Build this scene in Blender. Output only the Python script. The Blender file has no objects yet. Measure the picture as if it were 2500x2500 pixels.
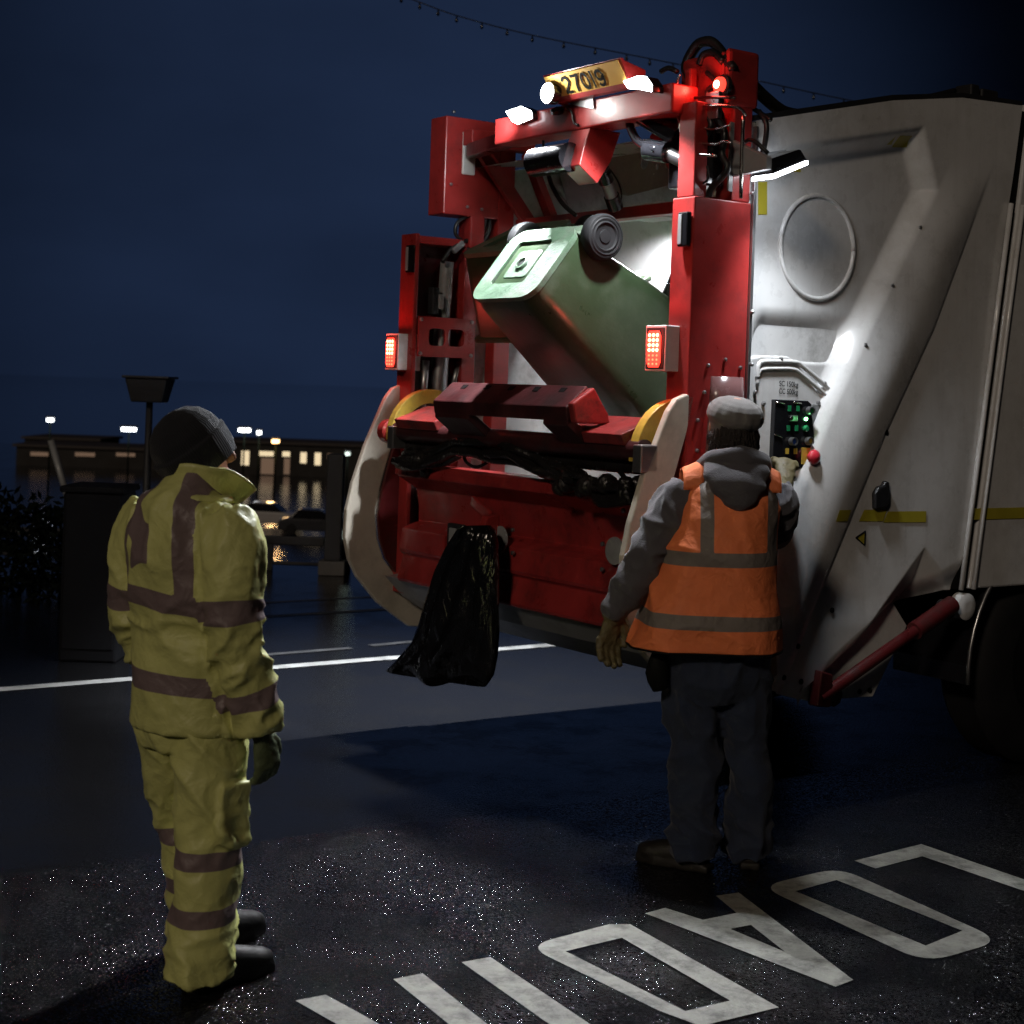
import bpy, bmesh, math, random
from mathutils import Vector, Matrix, noise
random.seed(7)
R = math.radians
SC = bpy.context.scene
COL = SC.collection

# ------------------------------------------------------------ camera, world, sun, exposure
F, ROLL, HC, PX, PY = 3900.0, R(2.0), 1.75, 1250.0, 950.0
cam_d = bpy.data.cameras.new('camera')
cam = bpy.data.objects.new('camera', cam_d)
COL.objects.link(cam)
cam.matrix_world = Matrix.Translation((0, 0, HC)) @ Matrix.Rotation(R(90), 4, 'X') @ Matrix.Rotation(ROLL, 4, 'Z')
cam_d.sensor_width = 36.0
cam_d.lens = F / 2500 * 36.0
cam_d.shift_y = (PY - 1250) / 2500
cam_d.clip_end = 6000
cam_d.dof.use_dof = True
cam_d.dof.focus_distance = 6.2
cam_d.dof.aperture_fstop = 4.5
SC.camera = cam

W_ = bpy.data.worlds.new('World')
SC.world = W_
W_.use_nodes = True
nt = W_.node_tree
bg = nt.nodes['Background']
sky = nt.nodes.new('ShaderNodeTexSky')
sky.sky_type = 'NISHITA'
sky.sun_disc = False
sky.sun_elevation = R(14)
sky.sun_rotation = R(200)
sky.air_density = 1.0
sky.dust_density = 0.2
sky.ozone_density = 4.0
# faint cloud banks of the night sky
tc = nt.nodes.new('ShaderNodeTexCoord')
mp = nt.nodes.new('ShaderNodeMapping')
mp.inputs['Scale'].default_value = (2.2, 2.2, 5.0)
nz = nt.nodes.new('ShaderNodeTexNoise')
nz.inputs['Scale'].default_value = 1.6
nz.inputs['Detail'].default_value = 4
mr = nt.nodes.new('ShaderNodeMapRange')
mr.inputs[1].default_value = 0.3
mr.inputs[2].default_value = 0.7
mr.inputs[3].default_value = 0.72
mr.inputs[4].default_value = 1.12
mx = nt.nodes.new('ShaderNodeMix')
mx.data_type = 'RGBA'
mx.blend_type = 'MULTIPLY'
mx.inputs[0].default_value = 1.0
nt.links.new(tc.outputs['Generated'], mp.inputs[0])
nt.links.new(mp.outputs[0], nz.inputs['Vector'])
nt.links.new(nz.outputs[0], mr.inputs[0])
nt.links.new(sky.outputs[0], mx.inputs[6])
nt.links.new(mr.outputs[0], mx.inputs[7])
# the night blue comes from high in the sky; a vignette falloff multiplied into its colour keeps the part behind the truck brightest
sxyz = nt.nodes.new('ShaderNodeSeparateXYZ')
cxyz = nt.nodes.new('ShaderNodeCombineXYZ')
mxz = nt.nodes.new('ShaderNodeMath')
mxz.operation = 'MAXIMUM'
mxz.inputs[1].default_value = 0.30
nt.links.new(tc.outputs['Generated'], sxyz.inputs[0])
nt.links.new(sxyz.outputs[0], cxyz.inputs[0])
nt.links.new(sxyz.outputs[1], cxyz.inputs[1])
nt.links.new(sxyz.outputs[2], mxz.inputs[0])
nt.links.new(mxz.outputs[0], cxyz.inputs[2])
nt.links.new(cxyz.outputs[0], sky.inputs[0])
dt = nt.nodes.new('ShaderNodeVectorMath')
dt.operation = 'DOT_PRODUCT'
dt.inputs[1].default_value = Vector((-0.075, 1.0, 0.085)).normalized()
nt.links.new(tc.outputs['Generated'], dt.inputs[0])
gl = nt.nodes.new('ShaderNodeMapRange')
gl.interpolation_type = 'SMOOTHSTEP'
gl.inputs[1].default_value = math.cos(R(23))
gl.inputs[2].default_value = math.cos(R(2))
gl.inputs[3].default_value = 0.05
gl.inputs[4].default_value = 1.0
nt.links.new(dt.outputs['Value'], gl.inputs[0])
mx2 = nt.nodes.new('ShaderNodeMix')
mx2.data_type = 'RGBA'
mx2.blend_type = 'MULTIPLY'
mx2.inputs[0].default_value = 1.0
nt.links.new(mx.outputs[2], mx2.inputs[6])
nt.links.new(gl.outputs[0], mx2.inputs[7])
mx3 = nt.nodes.new('ShaderNodeMix')
mx3.data_type = 'RGBA'
mx3.blend_type = 'MULTIPLY'
mx3.inputs[0].default_value = 1.0
mx3.inputs[7].default_value = (0.70, 0.62, 0.82, 1)
nt.links.new(mx2.outputs[2], mx3.inputs[6])
nt.links.new(mx3.outputs[2], bg.inputs[0])
bg.inputs[1].default_value = 0.0112

sun_d = bpy.data.lights.new('sun', 'SUN')
sun_d.energy = 0.46
sun_d.angle = R(6)
sun_d.color = (1.0, 0.83, 0.66)
sun = bpy.data.objects.new('sun', sun_d)
COL.objects.link(sun)
sun.rotation_euler = Vector((0.36, 0.80, -0.44)).to_track_quat('-Z', 'Y').to_euler()

SC.view_settings.view_transform = 'Standard'
SC.view_settings.look = 'None'
SC.view_settings.gamma = 1.0
SC.view_settings.exposure = 0.12
SC.cycles.use_denoising = True
SC.cycles.denoising_prefilter = 'NONE'
SC.cycles.max_bounces = 6
SC.cycles.sample_clamp_indirect = 4.0
SC.cycles.caustics_reflective = False
SC.cycles.caustics_refractive = False

# ------------------------------------------------------------ measuring helpers
# the truck frame: a = forwards along the truck, b = across to its far side, z = up
TH = R(35.2)
CT, ST = math.cos(TH), math.sin(TH)

def ray(px, py):
    x, y = px - PX, PY - py
    return ((x * math.cos(ROLL) - y * math.sin(ROLL)) / F, (x * math.sin(ROLL) + y * math.cos(ROLL)) / F)

OX, OY = ray(1697, 850)[0] * 6.38, 6.38
WB = 2.22

def A(px, py, a):
    u, v = ray(px, py)
    t = (a + OX * CT + OY * ST) / (u * CT + ST)
    return (a, (u * t - OX) * -ST + (t - OY) * CT, HC + v * t)

def B(px, py, b):
    u, v = ray(px, py)
    t = (b - OX * ST + OY * CT) / (-u * ST + CT)
    return ((u * t - OX) * CT + (t - OY) * ST, b, HC + v * t)

def G(px, py, z=0.0):
    u, v = ray(px, py)
    t = (z - HC) / v
    return (u * t, t, z)

def Y_(px, py, Y):
    u, v = ray(px, py)
    return (u * Y, Y, HC + v * Y)

def TW(a, b, z):
    return Vector((OX + a * CT - b * ST, OY + a * ST + b * CT, z))

def sm(x, a, b):
    t = max(0.0, min(1.0, (x - a) / (b - a)))
    return t * t * (3 - 2 * t)

def interp(x, xs, ys):
    if x <= xs[0]:
        return ys[0] + (x - xs[0]) * (ys[1] - ys[0]) / (xs[1] - xs[0])
    for i in range(1, len(xs)):
        if x <= xs[i] or i == len(xs) - 1:
            return ys[i - 1] + (x - xs[i - 1]) * (ys[i] - ys[i - 1]) / (xs[i] - xs[i - 1])

# ------------------------------------------------------------ materials
def mat(name, col, rough=0.5, metal=0.0, coat=0.0, var=0.15, vscale=6.0, rvar=0.12, bump=0.0, bscale=40.0,
        dirt=0.0, dcol=(0.05, 0.045, 0.04), dscale=3.0, spec=0.5, sheen=0.0):
    m = bpy.data.materials.new(name)
    m.use_nodes = True
    n, l = m.node_tree.nodes, m.node_tree.links
    p = n['Principled BSDF']
    p.inputs['Metallic'].default_value = metal
    p.inputs['Coat Weight'].default_value = coat
    p.inputs['Coat Roughness'].default_value = 0.12
    p.inputs['Specular IOR Level'].default_value = spec
    p.inputs['Sheen Weight'].default_value = sheen
    tc = n.new('ShaderNodeTexCoord')
    nz = n.new('ShaderNodeTexNoise')
    nz.inputs['Scale'].default_value = vscale
    nz.inputs['Detail'].default_value = 6
    nz.inputs['Roughness'].default_value = 0.65
    l.new(tc.outputs['Object'], nz.inputs['Vector'])
    mr = n.new('ShaderNodeMapRange')
    mr.inputs[1].default_value = 0.3
    mr.inputs[2].default_value = 0.7
    mr.inputs[3].default_value = 1 - var
    mr.inputs[4].default_value = 1 + var * 0.6
    l.new(nz.outputs[0], mr.inputs[0])
    mx = n.new('ShaderNodeMix')
    mx.data_type = 'RGBA'
    mx.blend_type = 'MULTIPLY'
    mx.inputs[0].default_value = 1
    mx.inputs[6].default_value = (*col, 1)
    l.new(mr.outputs[0], mx.inputs[7])
    out = mx.outputs[2]
    if dirt > 0:
        dn = n.new('ShaderNodeTexNoise')
        dn.inputs['Scale'].default_value = dscale
        dn.inputs['Detail'].default_value = 10
        dn.inputs['Roughness'].default_value = 0.75
        l.new(tc.outputs['Object'], dn.inputs['Vector'])
        dr = n.new('ShaderNodeMapRange')
        dr.inputs[1].default_value = 0.48
        dr.inputs[2].default_value = 0.66
        dr.inputs[4].default_value = dirt
        l.new(dn.outputs[0], dr.inputs[0])
        d = n.new('ShaderNodeMix')
        d.data_type = 'RGBA'
        d.inputs[7].default_value = (*dcol, 1)
        l.new(dr.outputs[0], d.inputs[0])
        l.new(out, d.inputs[6])
        out = d.outputs[2]
    l.new(out, p.inputs['Base Color'])
    rr = n.new('ShaderNodeMapRange')
    rr.inputs[1].default_value = 0.3
    rr.inputs[2].default_value = 0.7
    rr.inputs[3].default_value = max(0.02, rough - rvar)
    rr.inputs[4].default_value = min(1, rough + rvar)
    l.new(nz.outputs[0], rr.inputs[0])
    l.new(rr.outputs[0], p.inputs['Roughness'])
    if bump > 0:
        bn = n.new('ShaderNodeTexNoise')
        bn.inputs['Scale'].default_value = bscale
        bn.inputs['Detail'].default_value = 5
        l.new(tc.outputs['Object'], bn.inputs['Vector'])
        bp = n.new('ShaderNodeBump')
        bp.inputs['Strength'].default_value = bump
        bp.inputs['Distance'].default_value = 0.01
        l.new(bn.outputs[0], bp.inputs['Height'])
        l.new(bp.outputs[0], p.inputs['Normal'])
    m['out'] = 1
    return m

def emit(name, col, strength):
    m = bpy.data.materials.new(name)
    m.use_nodes = True
    p = m.node_tree.nodes['Principled BSDF']
    p.inputs['Base Color'].default_value = (*[c * 0.5 for c in col], 1)
    p.inputs['Emission Color'].default_value = (*col, 1)
    p.inputs['Emission Strength'].default_value = strength
    return m

M = {}
M['white'] = mat('white paint', (0.66, 0.66, 0.66), 0.30, coat=0.5, var=0.06, dirt=0.35, dcol=(0.30, 0.28, 0.25), dscale=2.2, rvar=0.08)
def streaks(m, amt=0.35):
    n, l = m.node_tree.nodes, m.node_tree.links
    p = n['Principled BSDF']
    tco = n.new('ShaderNodeTexCoord')
    mp_ = n.new('ShaderNodeMapping')
    mp_.inputs['Scale'].default_value = (9.0, 9.0, 0.7)
    l.new(tco.outputs['Object'], mp_.inputs[0])
    cn = n.new('ShaderNodeTexNoise')
    cn.inputs['Scale'].default_value = 2.0
    cn.inputs['Detail'].default_value = 6
    cn.inputs['Roughness'].default_value = 0.7
    l.new(mp_.outputs[0], cn.inputs['Vector'])
    r_ = n.new('ShaderNodeMapRange')
    r_.inputs[1].default_value = 0.5
    r_.inputs[2].default_value = 0.75
    r_.inputs[4].default_value = amt
    l.new(cn.outputs[0], r_.inputs[0])
    mx_ = n.new('ShaderNodeMix')
    mx_.data_type = 'RGBA'
    src = p.inputs['Base Color'].links[0].from_socket
    l.new(r_.outputs[0], mx_.inputs[0])
    l.new(src, mx_.inputs[6])
    mx_.inputs[7].default_value = (0.16, 0.14, 0.115, 1)
    l.new(mx_.outputs[2], p.inputs['Base Color'])
streaks(M['white'], 0.16)
M['inner_white'] = mat('worn white paint', (0.62, 0.62, 0.62), 0.5, var=0.08, dirt=0.6, dcol=(0.18, 0.17, 0.16), dscale=5.0)
M['beige'] = mat('beige paint', (0.42, 0.33, 0.29), 0.5, var=0.1, dirt=0.3)
M['red'] = mat('red paint', (0.36, 0.030, 0.028), 0.36, coat=0.25, var=0.18, dirt=0.55, dcol=(0.10, 0.02, 0.02), dscale=5.0, bump=0.04, bscale=12)
M['dark_red'] = mat('grimy and shaded red paint', (0.085, 0.010, 0.011), 0.36, coat=0.2, var=0.25, dirt=0.75, dcol=(0.035, 0.014, 0.013), dscale=6.0, bump=0.15, bscale=30)
M['worn_red'] = mat('scraped red paint', (0.22, 0.024, 0.023), 0.42, var=0.3, dirt=0.85, dcol=(0.03, 0.015, 0.014), dscale=9.0, bump=0.2, bscale=35)
M['board_red'] = mat('tail board paint', (0.32, 0.028, 0.028), 0.34, coat=0.2, var=0.25, dirt=0.6, dcol=(0.05, 0.014, 0.013), dscale=5.0, bump=0.1, bscale=20)
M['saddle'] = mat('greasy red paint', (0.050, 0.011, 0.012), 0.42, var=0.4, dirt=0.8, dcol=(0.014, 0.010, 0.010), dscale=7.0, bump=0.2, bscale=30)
M['black'] = mat('black rubber', (0.012, 0.012, 0.013), 0.42, var=0.3, bump=0.15, bscale=60)
M['gloss_black'] = mat('black gloss paint', (0.010, 0.010, 0.012), 0.18, coat=0.3, var=0.2)
M['greasy'] = mat('greasy steel', (0.018, 0.016, 0.016), 0.25, metal=0.3, var=0.4, bump=0.5, bscale=55)
M['steel'] = mat('zinc steel', (0.42, 0.42, 0.43), 0.35, metal=0.9, var=0.2, dirt=0.4)
M['chrome'] = mat('bright pipe', (0.6, 0.58, 0.55), 0.2, metal=1.0, var=0.1)
M['grey'] = mat('grey paint', (0.30, 0.31, 0.32), 0.4, coat=0.2, var=0.1, dirt=0.4)
M['cream'] = mat('cream wing plastic', (0.56, 0.51, 0.43), 0.42, var=0.1, dirt=0.5, dcol=(0.25, 0.22, 0.17), dscale=3.5)
M['yellow'] = mat('yellow paint', (0.62, 0.42, 0.06), 0.4, var=0.15, dirt=0.5)
M['tape'] = mat('yellow reflective tape', (0.42, 0.36, 0.03), 0.45, var=0.15)
M['plate'] = mat('number plate', (0.80, 0.50, 0.12), 0.6, var=0.03, spec=0.15)
M['ink'] = mat('black lettering', (0.005, 0.005, 0.005), 0.7, var=0.0, spec=0.1)
M['lens_w'] = emit('white lamp glass', (0.93, 0.96, 1.0), 14.0)
M['lens_side'] = emit('white side lamp glass', (0.90, 0.94, 1.0), 14.0)
M['lens_r'] = emit('red lamp glass', (1.0, 0.05, 0.03), 2.2)
M['led_r'] = emit('hot red leds', (1.0, 0.30, 0.14), 9.0)
M['led_r2'] = emit('orange leds', (1.0, 0.16, 0.07), 3.0)
M['led_g'] = emit('green led', (0.25, 1.0, 0.35), 14.0)
M['green_btn'] = mat('green button', (0.02, 0.22, 0.09), 0.2, coat=0.5)
M['blue_btn'] = mat('blue button', (0.04, 0.10, 0.40), 0.2, coat=0.5)
M['red_btn'] = mat('red button', (0.55, 0.03, 0.05), 0.3, coat=0.4)
M['bin'] = mat('green bin plastic', (0.026, 0.045, 0.021), 0.36, var=0.15, vscale=4, dirt=0.22, dcol=(0.10, 0.11, 0.085), dscale=4.0, bump=0.12, bscale=25)
M['bin_base'] = mat('scuffed bin base', (0.065, 0.115, 0.070), 0.55, var=0.35, vscale=10, dirt=0.85, dcol=(0.10, 0.095, 0.085), dscale=6.0, bump=0.25, bscale=45)
M['tyre'] = mat('wheel rubber', (0.009, 0.009, 0.010), 0.7, var=0.2, spec=0.25)
M['skin'] = mat('skin', (0.46, 0.22, 0.15), 0.55, var=0.1, vscale=30)
M['hair'] = mat('dark hair', (0.018, 0.012, 0.010), 0.6, bump=0.9, bscale=160)
M['denim'] = mat('dark denim', (0.013, 0.021, 0.046), 0.85, var=0.3, vscale=9, bump=0.3, bscale=300, sheen=0.1)
M['hoodie'] = mat('grey hoodie', (0.075, 0.070, 0.080), 0.9, var=0.15, bump=0.25, bscale=220, sheen=0.2)
M['boot'] = mat('black boot leather', (0.006, 0.006, 0.006), 0.5, var=0.2, bump=0.2)
M['brown_shoe'] = mat('brown shoe', (0.010, 0.008, 0.006), 0.6, var=0.2, bump=0.2)
M['leather'] = mat('tan work glove', (0.115, 0.092, 0.040), 0.6, var=0.3, vscale=25, bump=0.4, bscale=70)
M['glove_g'] = mat('green work glove', (0.10, 0.13, 0.06), 0.7, var=0.3, vscale=25, bump=0.3, bscale=120)
M['capcloth'] = mat('grey wool cap', (0.16, 0.15, 0.145), 0.9, var=0.15, vscale=30, bump=0.2, bscale=260, sheen=0.1)
M['bag'] = mat('black bin bag', (0.006, 0.006, 0.007), 0.17, var=0.2, rvar=0.05, spec=0.7)
def crinkle_bag(m):
    n, l = m.node_tree.nodes, m.node_tree.links
    p = n['Principled BSDF']
    tco = n.new('ShaderNodeTexCoord')
    mp_ = n.new('ShaderNodeMapping')
    mp_.inputs['Scale'].default_value = (1.0, 1.0, 0.45)
    l.new(tco.outputs['Object'], mp_.inputs[0])
    prev = None
    for sc_, di in ((6.0, 0.045), (13.0, 0.010)):
        cn = n.new('ShaderNodeTexNoise')
        cn.inputs['Scale'].default_value = sc_
        cn.inputs['Detail'].default_value = 3
        cn.inputs['Distortion'].default_value = 0.8
        l.new(mp_.outputs[0], cn.inputs['Vector'])
        sb = n.new('ShaderNodeMath')
        sb.operation = 'SUBTRACT'
        sb.inputs[1].default_value = 0.5
        l.new(cn.outputs[0], sb.inputs[0])
        ab = n.new('ShaderNodeMath')
        ab.operation = 'ABSOLUTE'
        l.new(sb.outputs[0], ab.inputs[0])
        b2 = n.new('ShaderNodeBump')
        b2.inputs['Distance'].default_value = di
        b2.invert = True
        l.new(ab.outputs[0], b2.inputs['Height'])
        if prev:
            l.new(prev, b2.inputs['Normal'])
        prev = b2.outputs[0]
    l.new(prev, p.inputs['Normal'])
crinkle_bag(M['bag'])
M['dark_metal'] = mat('dark metal', (0.013, 0.013, 0.015), 0.6, var=0.2)
M['concrete'] = mat('dark concrete', (0.10, 0.095, 0.09), 0.8, var=0.3, bump=0.3)
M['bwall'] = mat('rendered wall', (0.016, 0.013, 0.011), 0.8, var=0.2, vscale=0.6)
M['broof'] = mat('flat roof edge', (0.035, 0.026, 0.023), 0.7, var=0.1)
M['win_lit'] = emit('lit window', (1.0, 0.80, 0.50), 0.75)
M['win_dim'] = emit('dim window', (0.9, 0.6, 0.42), 0.07)
M['win_cold'] = emit('cold lit window', (0.75, 1.0, 0.85), 0.35)
M['lamp_cold'] = emit('cold street lamp', (0.92, 0.96, 1.0), 6.0)
M['lamp_warm'] = emit('sodium street lamp', (1.0, 0.60, 0.25), 5.0)
M['hedge'] = mat('dark hedge leaves', (0.006, 0.008, 0.006), 0.95, var=0.4, spec=0.0)

def strip_mat(name, col, strip_col, rough=0.7, var=0.12, crinkle=1.0):
    m = mat(name, col, rough, var=var, vscale=5, bump=0.12, bscale=180)
    n, l = m.node_tree.nodes, m.node_tree.links
    p = n['Principled BSDF']
    at = n.new('ShaderNodeAttribute')
    at.attribute_name = 'sd'
    gt = n.new('ShaderNodeMapRange')
    gt.inputs[1].default_value = -0.0008
    gt.inputs[2].default_value = 0.0008
    l.new(at.outputs['Fac'], gt.inputs[0])
    # crisp crinkles of thin coated cloth
    tco = n.new('ShaderNodeTexCoord')
    prev = p.inputs['Normal'].links[0].from_socket
    for sc_, di in ((7.0, 0.030), (17.0, 0.012)):
        cn = n.new('ShaderNodeTexNoise')
        cn.inputs['Scale'].default_value = sc_
        cn.inputs['Detail'].default_value = 2
        cn.inputs['Distortion'].default_value = 0.6
        l.new(tco.outputs['Object'], cn.inputs['Vector'])
        sb = n.new('ShaderNodeMath')
        sb.operation = 'SUBTRACT'
        sb.inputs[1].default_value = 0.5
        l.new(cn.outputs[0], sb.inputs[0])
        ab = n.new('ShaderNodeMath')
        ab.operation = 'ABSOLUTE'
        l.new(sb.outputs[0], ab.inputs[0])
        b2 = n.new('ShaderNodeBump')
        b2.inputs['Strength'].default_value = crinkle
        b2.inputs['Distance'].default_value = di
        b2.invert = True
        l.new(ab.outputs[0], b2.inputs['Height'])
        l.new(prev, b2.inputs['Normal'])
        prev = b2.outputs[0]
    l.new(prev, p.inputs['Normal'])
    src = p.inputs['Base Color'].links[0].from_socket
    mx = n.new('ShaderNodeMix')
    mx.data_type = 'RGBA'
    l.new(gt.outputs[0], mx.inputs[0])
    l.new(src, mx.inputs[6])
    mx.inputs[7].default_value = (*strip_col, 1)
    l.new(mx.outputs[2], p.inputs['Base Color'])
    return m

M['hiviz'] = strip_mat('hi-vis yellow cloth', (0.60, 0.61, 0.22), (0.19, 0.14, 0.14), 0.5, crinkle=0.55)
M['vest'] = strip_mat('hi-vis orange cloth', (0.85, 0.21, 0.07), (0.17, 0.145, 0.13), 0.7, crinkle=0.6)

def knit_mat():
    m = mat('black knit', (0.010, 0.011, 0.016), 0.95, var=0.2, sheen=0.05)
    n, l = m.node_tree.nodes, m.node_tree.links
    p = n['Principled BSDF']
    at = n.new('ShaderNodeAttribute')
    at.attribute_name = 'rib'
    wv = n.new('ShaderNodeMath')
    wv.operation = 'SINE'
    l.new(at.outputs['Fac'], wv.inputs[0])
    bp = n.new('ShaderNodeBump')
    bp.inputs['Strength'].default_value = 0.45
    bp.inputs['Distance'].default_value = 0.003
    l.new(wv.outputs[0], bp.inputs['Height'])
    l.new(bp.outputs[0], p.inputs['Normal'])
    return m
M['knit'] = knit_mat()

def asphalt_mat():
    m = bpy.data.materials.new('wet asphalt')
    m.use_nodes = True
    n, l = m.node_tree.nodes, m.node_tree.links
    p = n['Principled BSDF']
    p.inputs['Specular IOR Level'].default_value = 0.8
    g = n.new('ShaderNodeNewGeometry')
    big = n.new('ShaderNodeTexNoise')
    big.inputs['Scale'].default_value = 0.55
    big.inputs['Detail'].default_value = 5
    l.new(g.outputs['Position'], big.inputs['Vector'])
    fine = n.new('ShaderNodeTexNoise')
    fine.inputs['Scale'].default_value = 90
    fine.inputs['Detail'].default_value = 3
    l.new(g.outputs['Position'], fine.inputs['Vector'])
    cr = n.new('ShaderNodeMapRange')
    cr.inputs[1].default_value = 0.3
    cr.inputs[2].default_value = 0.7
    cr.inputs[3].default_value = 0.5
    cr.inputs[4].default_value = 1.3
    l.new(fine.outputs[0], cr.inputs[0])
    mx = n.new('ShaderNodeMix')
    mx.data_type = 'RGBA'
    mx.blend_type = 'MULTIPLY'
    mx.inputs[0].default_value = 1
    mx.inputs[6].default_value = (0.009, 0.009, 0.010, 1)
    l.new(cr.outputs[0], mx.inputs[7])
    l.new(mx.outputs[2], p.inputs['Base Color'])
    rr = n.new('ShaderNodeMapRange')
    rr.inputs[1].default_value = 0.35
    rr.inputs[2].default_value = 0.65
    rr.inputs[3].default_value = 0.04
    rr.inputs[4].default_value = 0.13
    l.new(big.outputs[0], rr.inputs[0])
    l.new(rr.outputs[0], p.inputs['Roughness'])
    # coarse chippings near the viewer's side, smoother tarmac on the roadway beyond
    sx = n.new('ShaderNodeSeparateXYZ')
    l.new(g.outputs['Position'], sx.inputs[0])
    # seam line between the two surfacings
    ma = n.new('ShaderNodeMath')
    ma.operation = 'MULTIPLY_ADD'
    ma.inputs[1].default_value = -0.58
    l.new(sx.outputs[0], ma.inputs[0])
    l.new(sx.outputs[1], ma.inputs[2])
    st = n.new('ShaderNodeMapRange')
    st.inputs[1].default_value = 6.52
    st.inputs[2].default_value = 6.62
    st.inputs[3].default_value = 1.0
    st.inputs[4].default_value = 0.16
    l.new(ma.outputs[0], st.inputs[0])
    vo = n.new('ShaderNodeTexVoronoi')
    vo.inputs['Scale'].default_value = 95
    l.new(g.outputs['Position'], vo.inputs['Vector'])
    ad = n.new('ShaderNodeMath')
    ad.operation = 'ADD'
    l.new(vo.outputs['Distance'], ad.inputs[0])
    l.new(fine.outputs[0], ad.inputs[1])
    bp = n.new('ShaderNodeBump')
    bp.inputs['Distance'].default_value = 0.006
    l.new(st.outputs[0], bp.inputs['Strength'])
    l.new(ad.outputs[0], bp.inputs['Height'])
    # every wet chipping is a little facet with its own tilt
    vc = n.new('ShaderNodeTexVoronoi')
    vc.inputs['Scale'].default_value = 110
    l.new(g.outputs['Position'], vc.inputs['Vector'])
    sb = n.new('ShaderNodeVectorMath')
    sb.operation = 'SUBTRACT'
    sb.inputs[1].default_value = (0.5, 0.5, 0.5)
    l.new(vc.outputs['Color'], sb.inputs[0])
    sc_ = n.new('ShaderNodeVectorMath')
    sc_.operation = 'SCALE'
    l.new(sb.outputs[0], sc_.inputs[0])
    kf = n.new('ShaderNodeMapRange')
    kf.inputs[1].default_value = 0.16
    kf.inputs[2].default_value = 1.0
    kf.inputs[3].default_value = 0.035
    kf.inputs[4].default_value = 0.85
    l.new(st.outputs[0], kf.inputs[0])
    pn = n.new('ShaderNodeTexNoise')
    pn.inputs['Scale'].default_value = 2.6
    pn.inputs['Detail'].default_value = 5
    pn.inputs['Roughness'].default_value = 0.7
    l.new(g.outputs['Position'], pn.inputs['Vector'])
    pr = n.new('ShaderNodeMapRange')
    pr.inputs[1].default_value = 0.38
    pr.inputs[2].default_value = 0.58
    pr.inputs[3].default_value = 0.0
    pr.inputs[4].default_value = 1.0
    l.new(pn.outputs[0], pr.inputs[0])
    # drier patches shine less than the wet ones
    pr.inputs[3].default_value = 1.0
    pr.inputs[4].default_value = 0.10
    l.new(pr.outputs[0], p.inputs['Specular IOR Level'])
    l.new(kf.outputs[0], sc_.inputs['Scale'])
    an = n.new('ShaderNodeVectorMath')
    an.operation = 'ADD'
    l.new(bp.outputs[0], an.inputs[0])
    l.new(sc_.outputs[0], an.inputs[1])
    nn = n.new('ShaderNodeVectorMath')
    nn.operation = 'NORMALIZE'
    l.new(an.outputs[0], nn.inputs[0])
    l.new(nn.outputs[0], p.inputs['Normal'])
    return m
M['asphalt'] = asphalt_mat()
M['road_paint'] = mat('worn road paint', (0.33, 0.325, 0.29), 0.6, var=0.35, vscale=14, dirt=0.9, dcol=(0.06, 0.058, 0.052), dscale=9, bump=0.5, bscale=90)
M['road_line'] = mat('white road line', (0.34, 0.34, 0.33), 0.5, var=0.3, vscale=8, dirt=0.6, dscale=6)
M['old_line'] = mat('faded road line', (0.06, 0.06, 0.062), 0.5, var=0.5, vscale=8, dirt=0.8, dcol=(0.03, 0.03, 0.03), dscale=6)
M['water'] = mat('dark water', (0.006, 0.008, 0.012), 0.06, var=0.1, rvar=0.02, spec=1.0)

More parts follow.
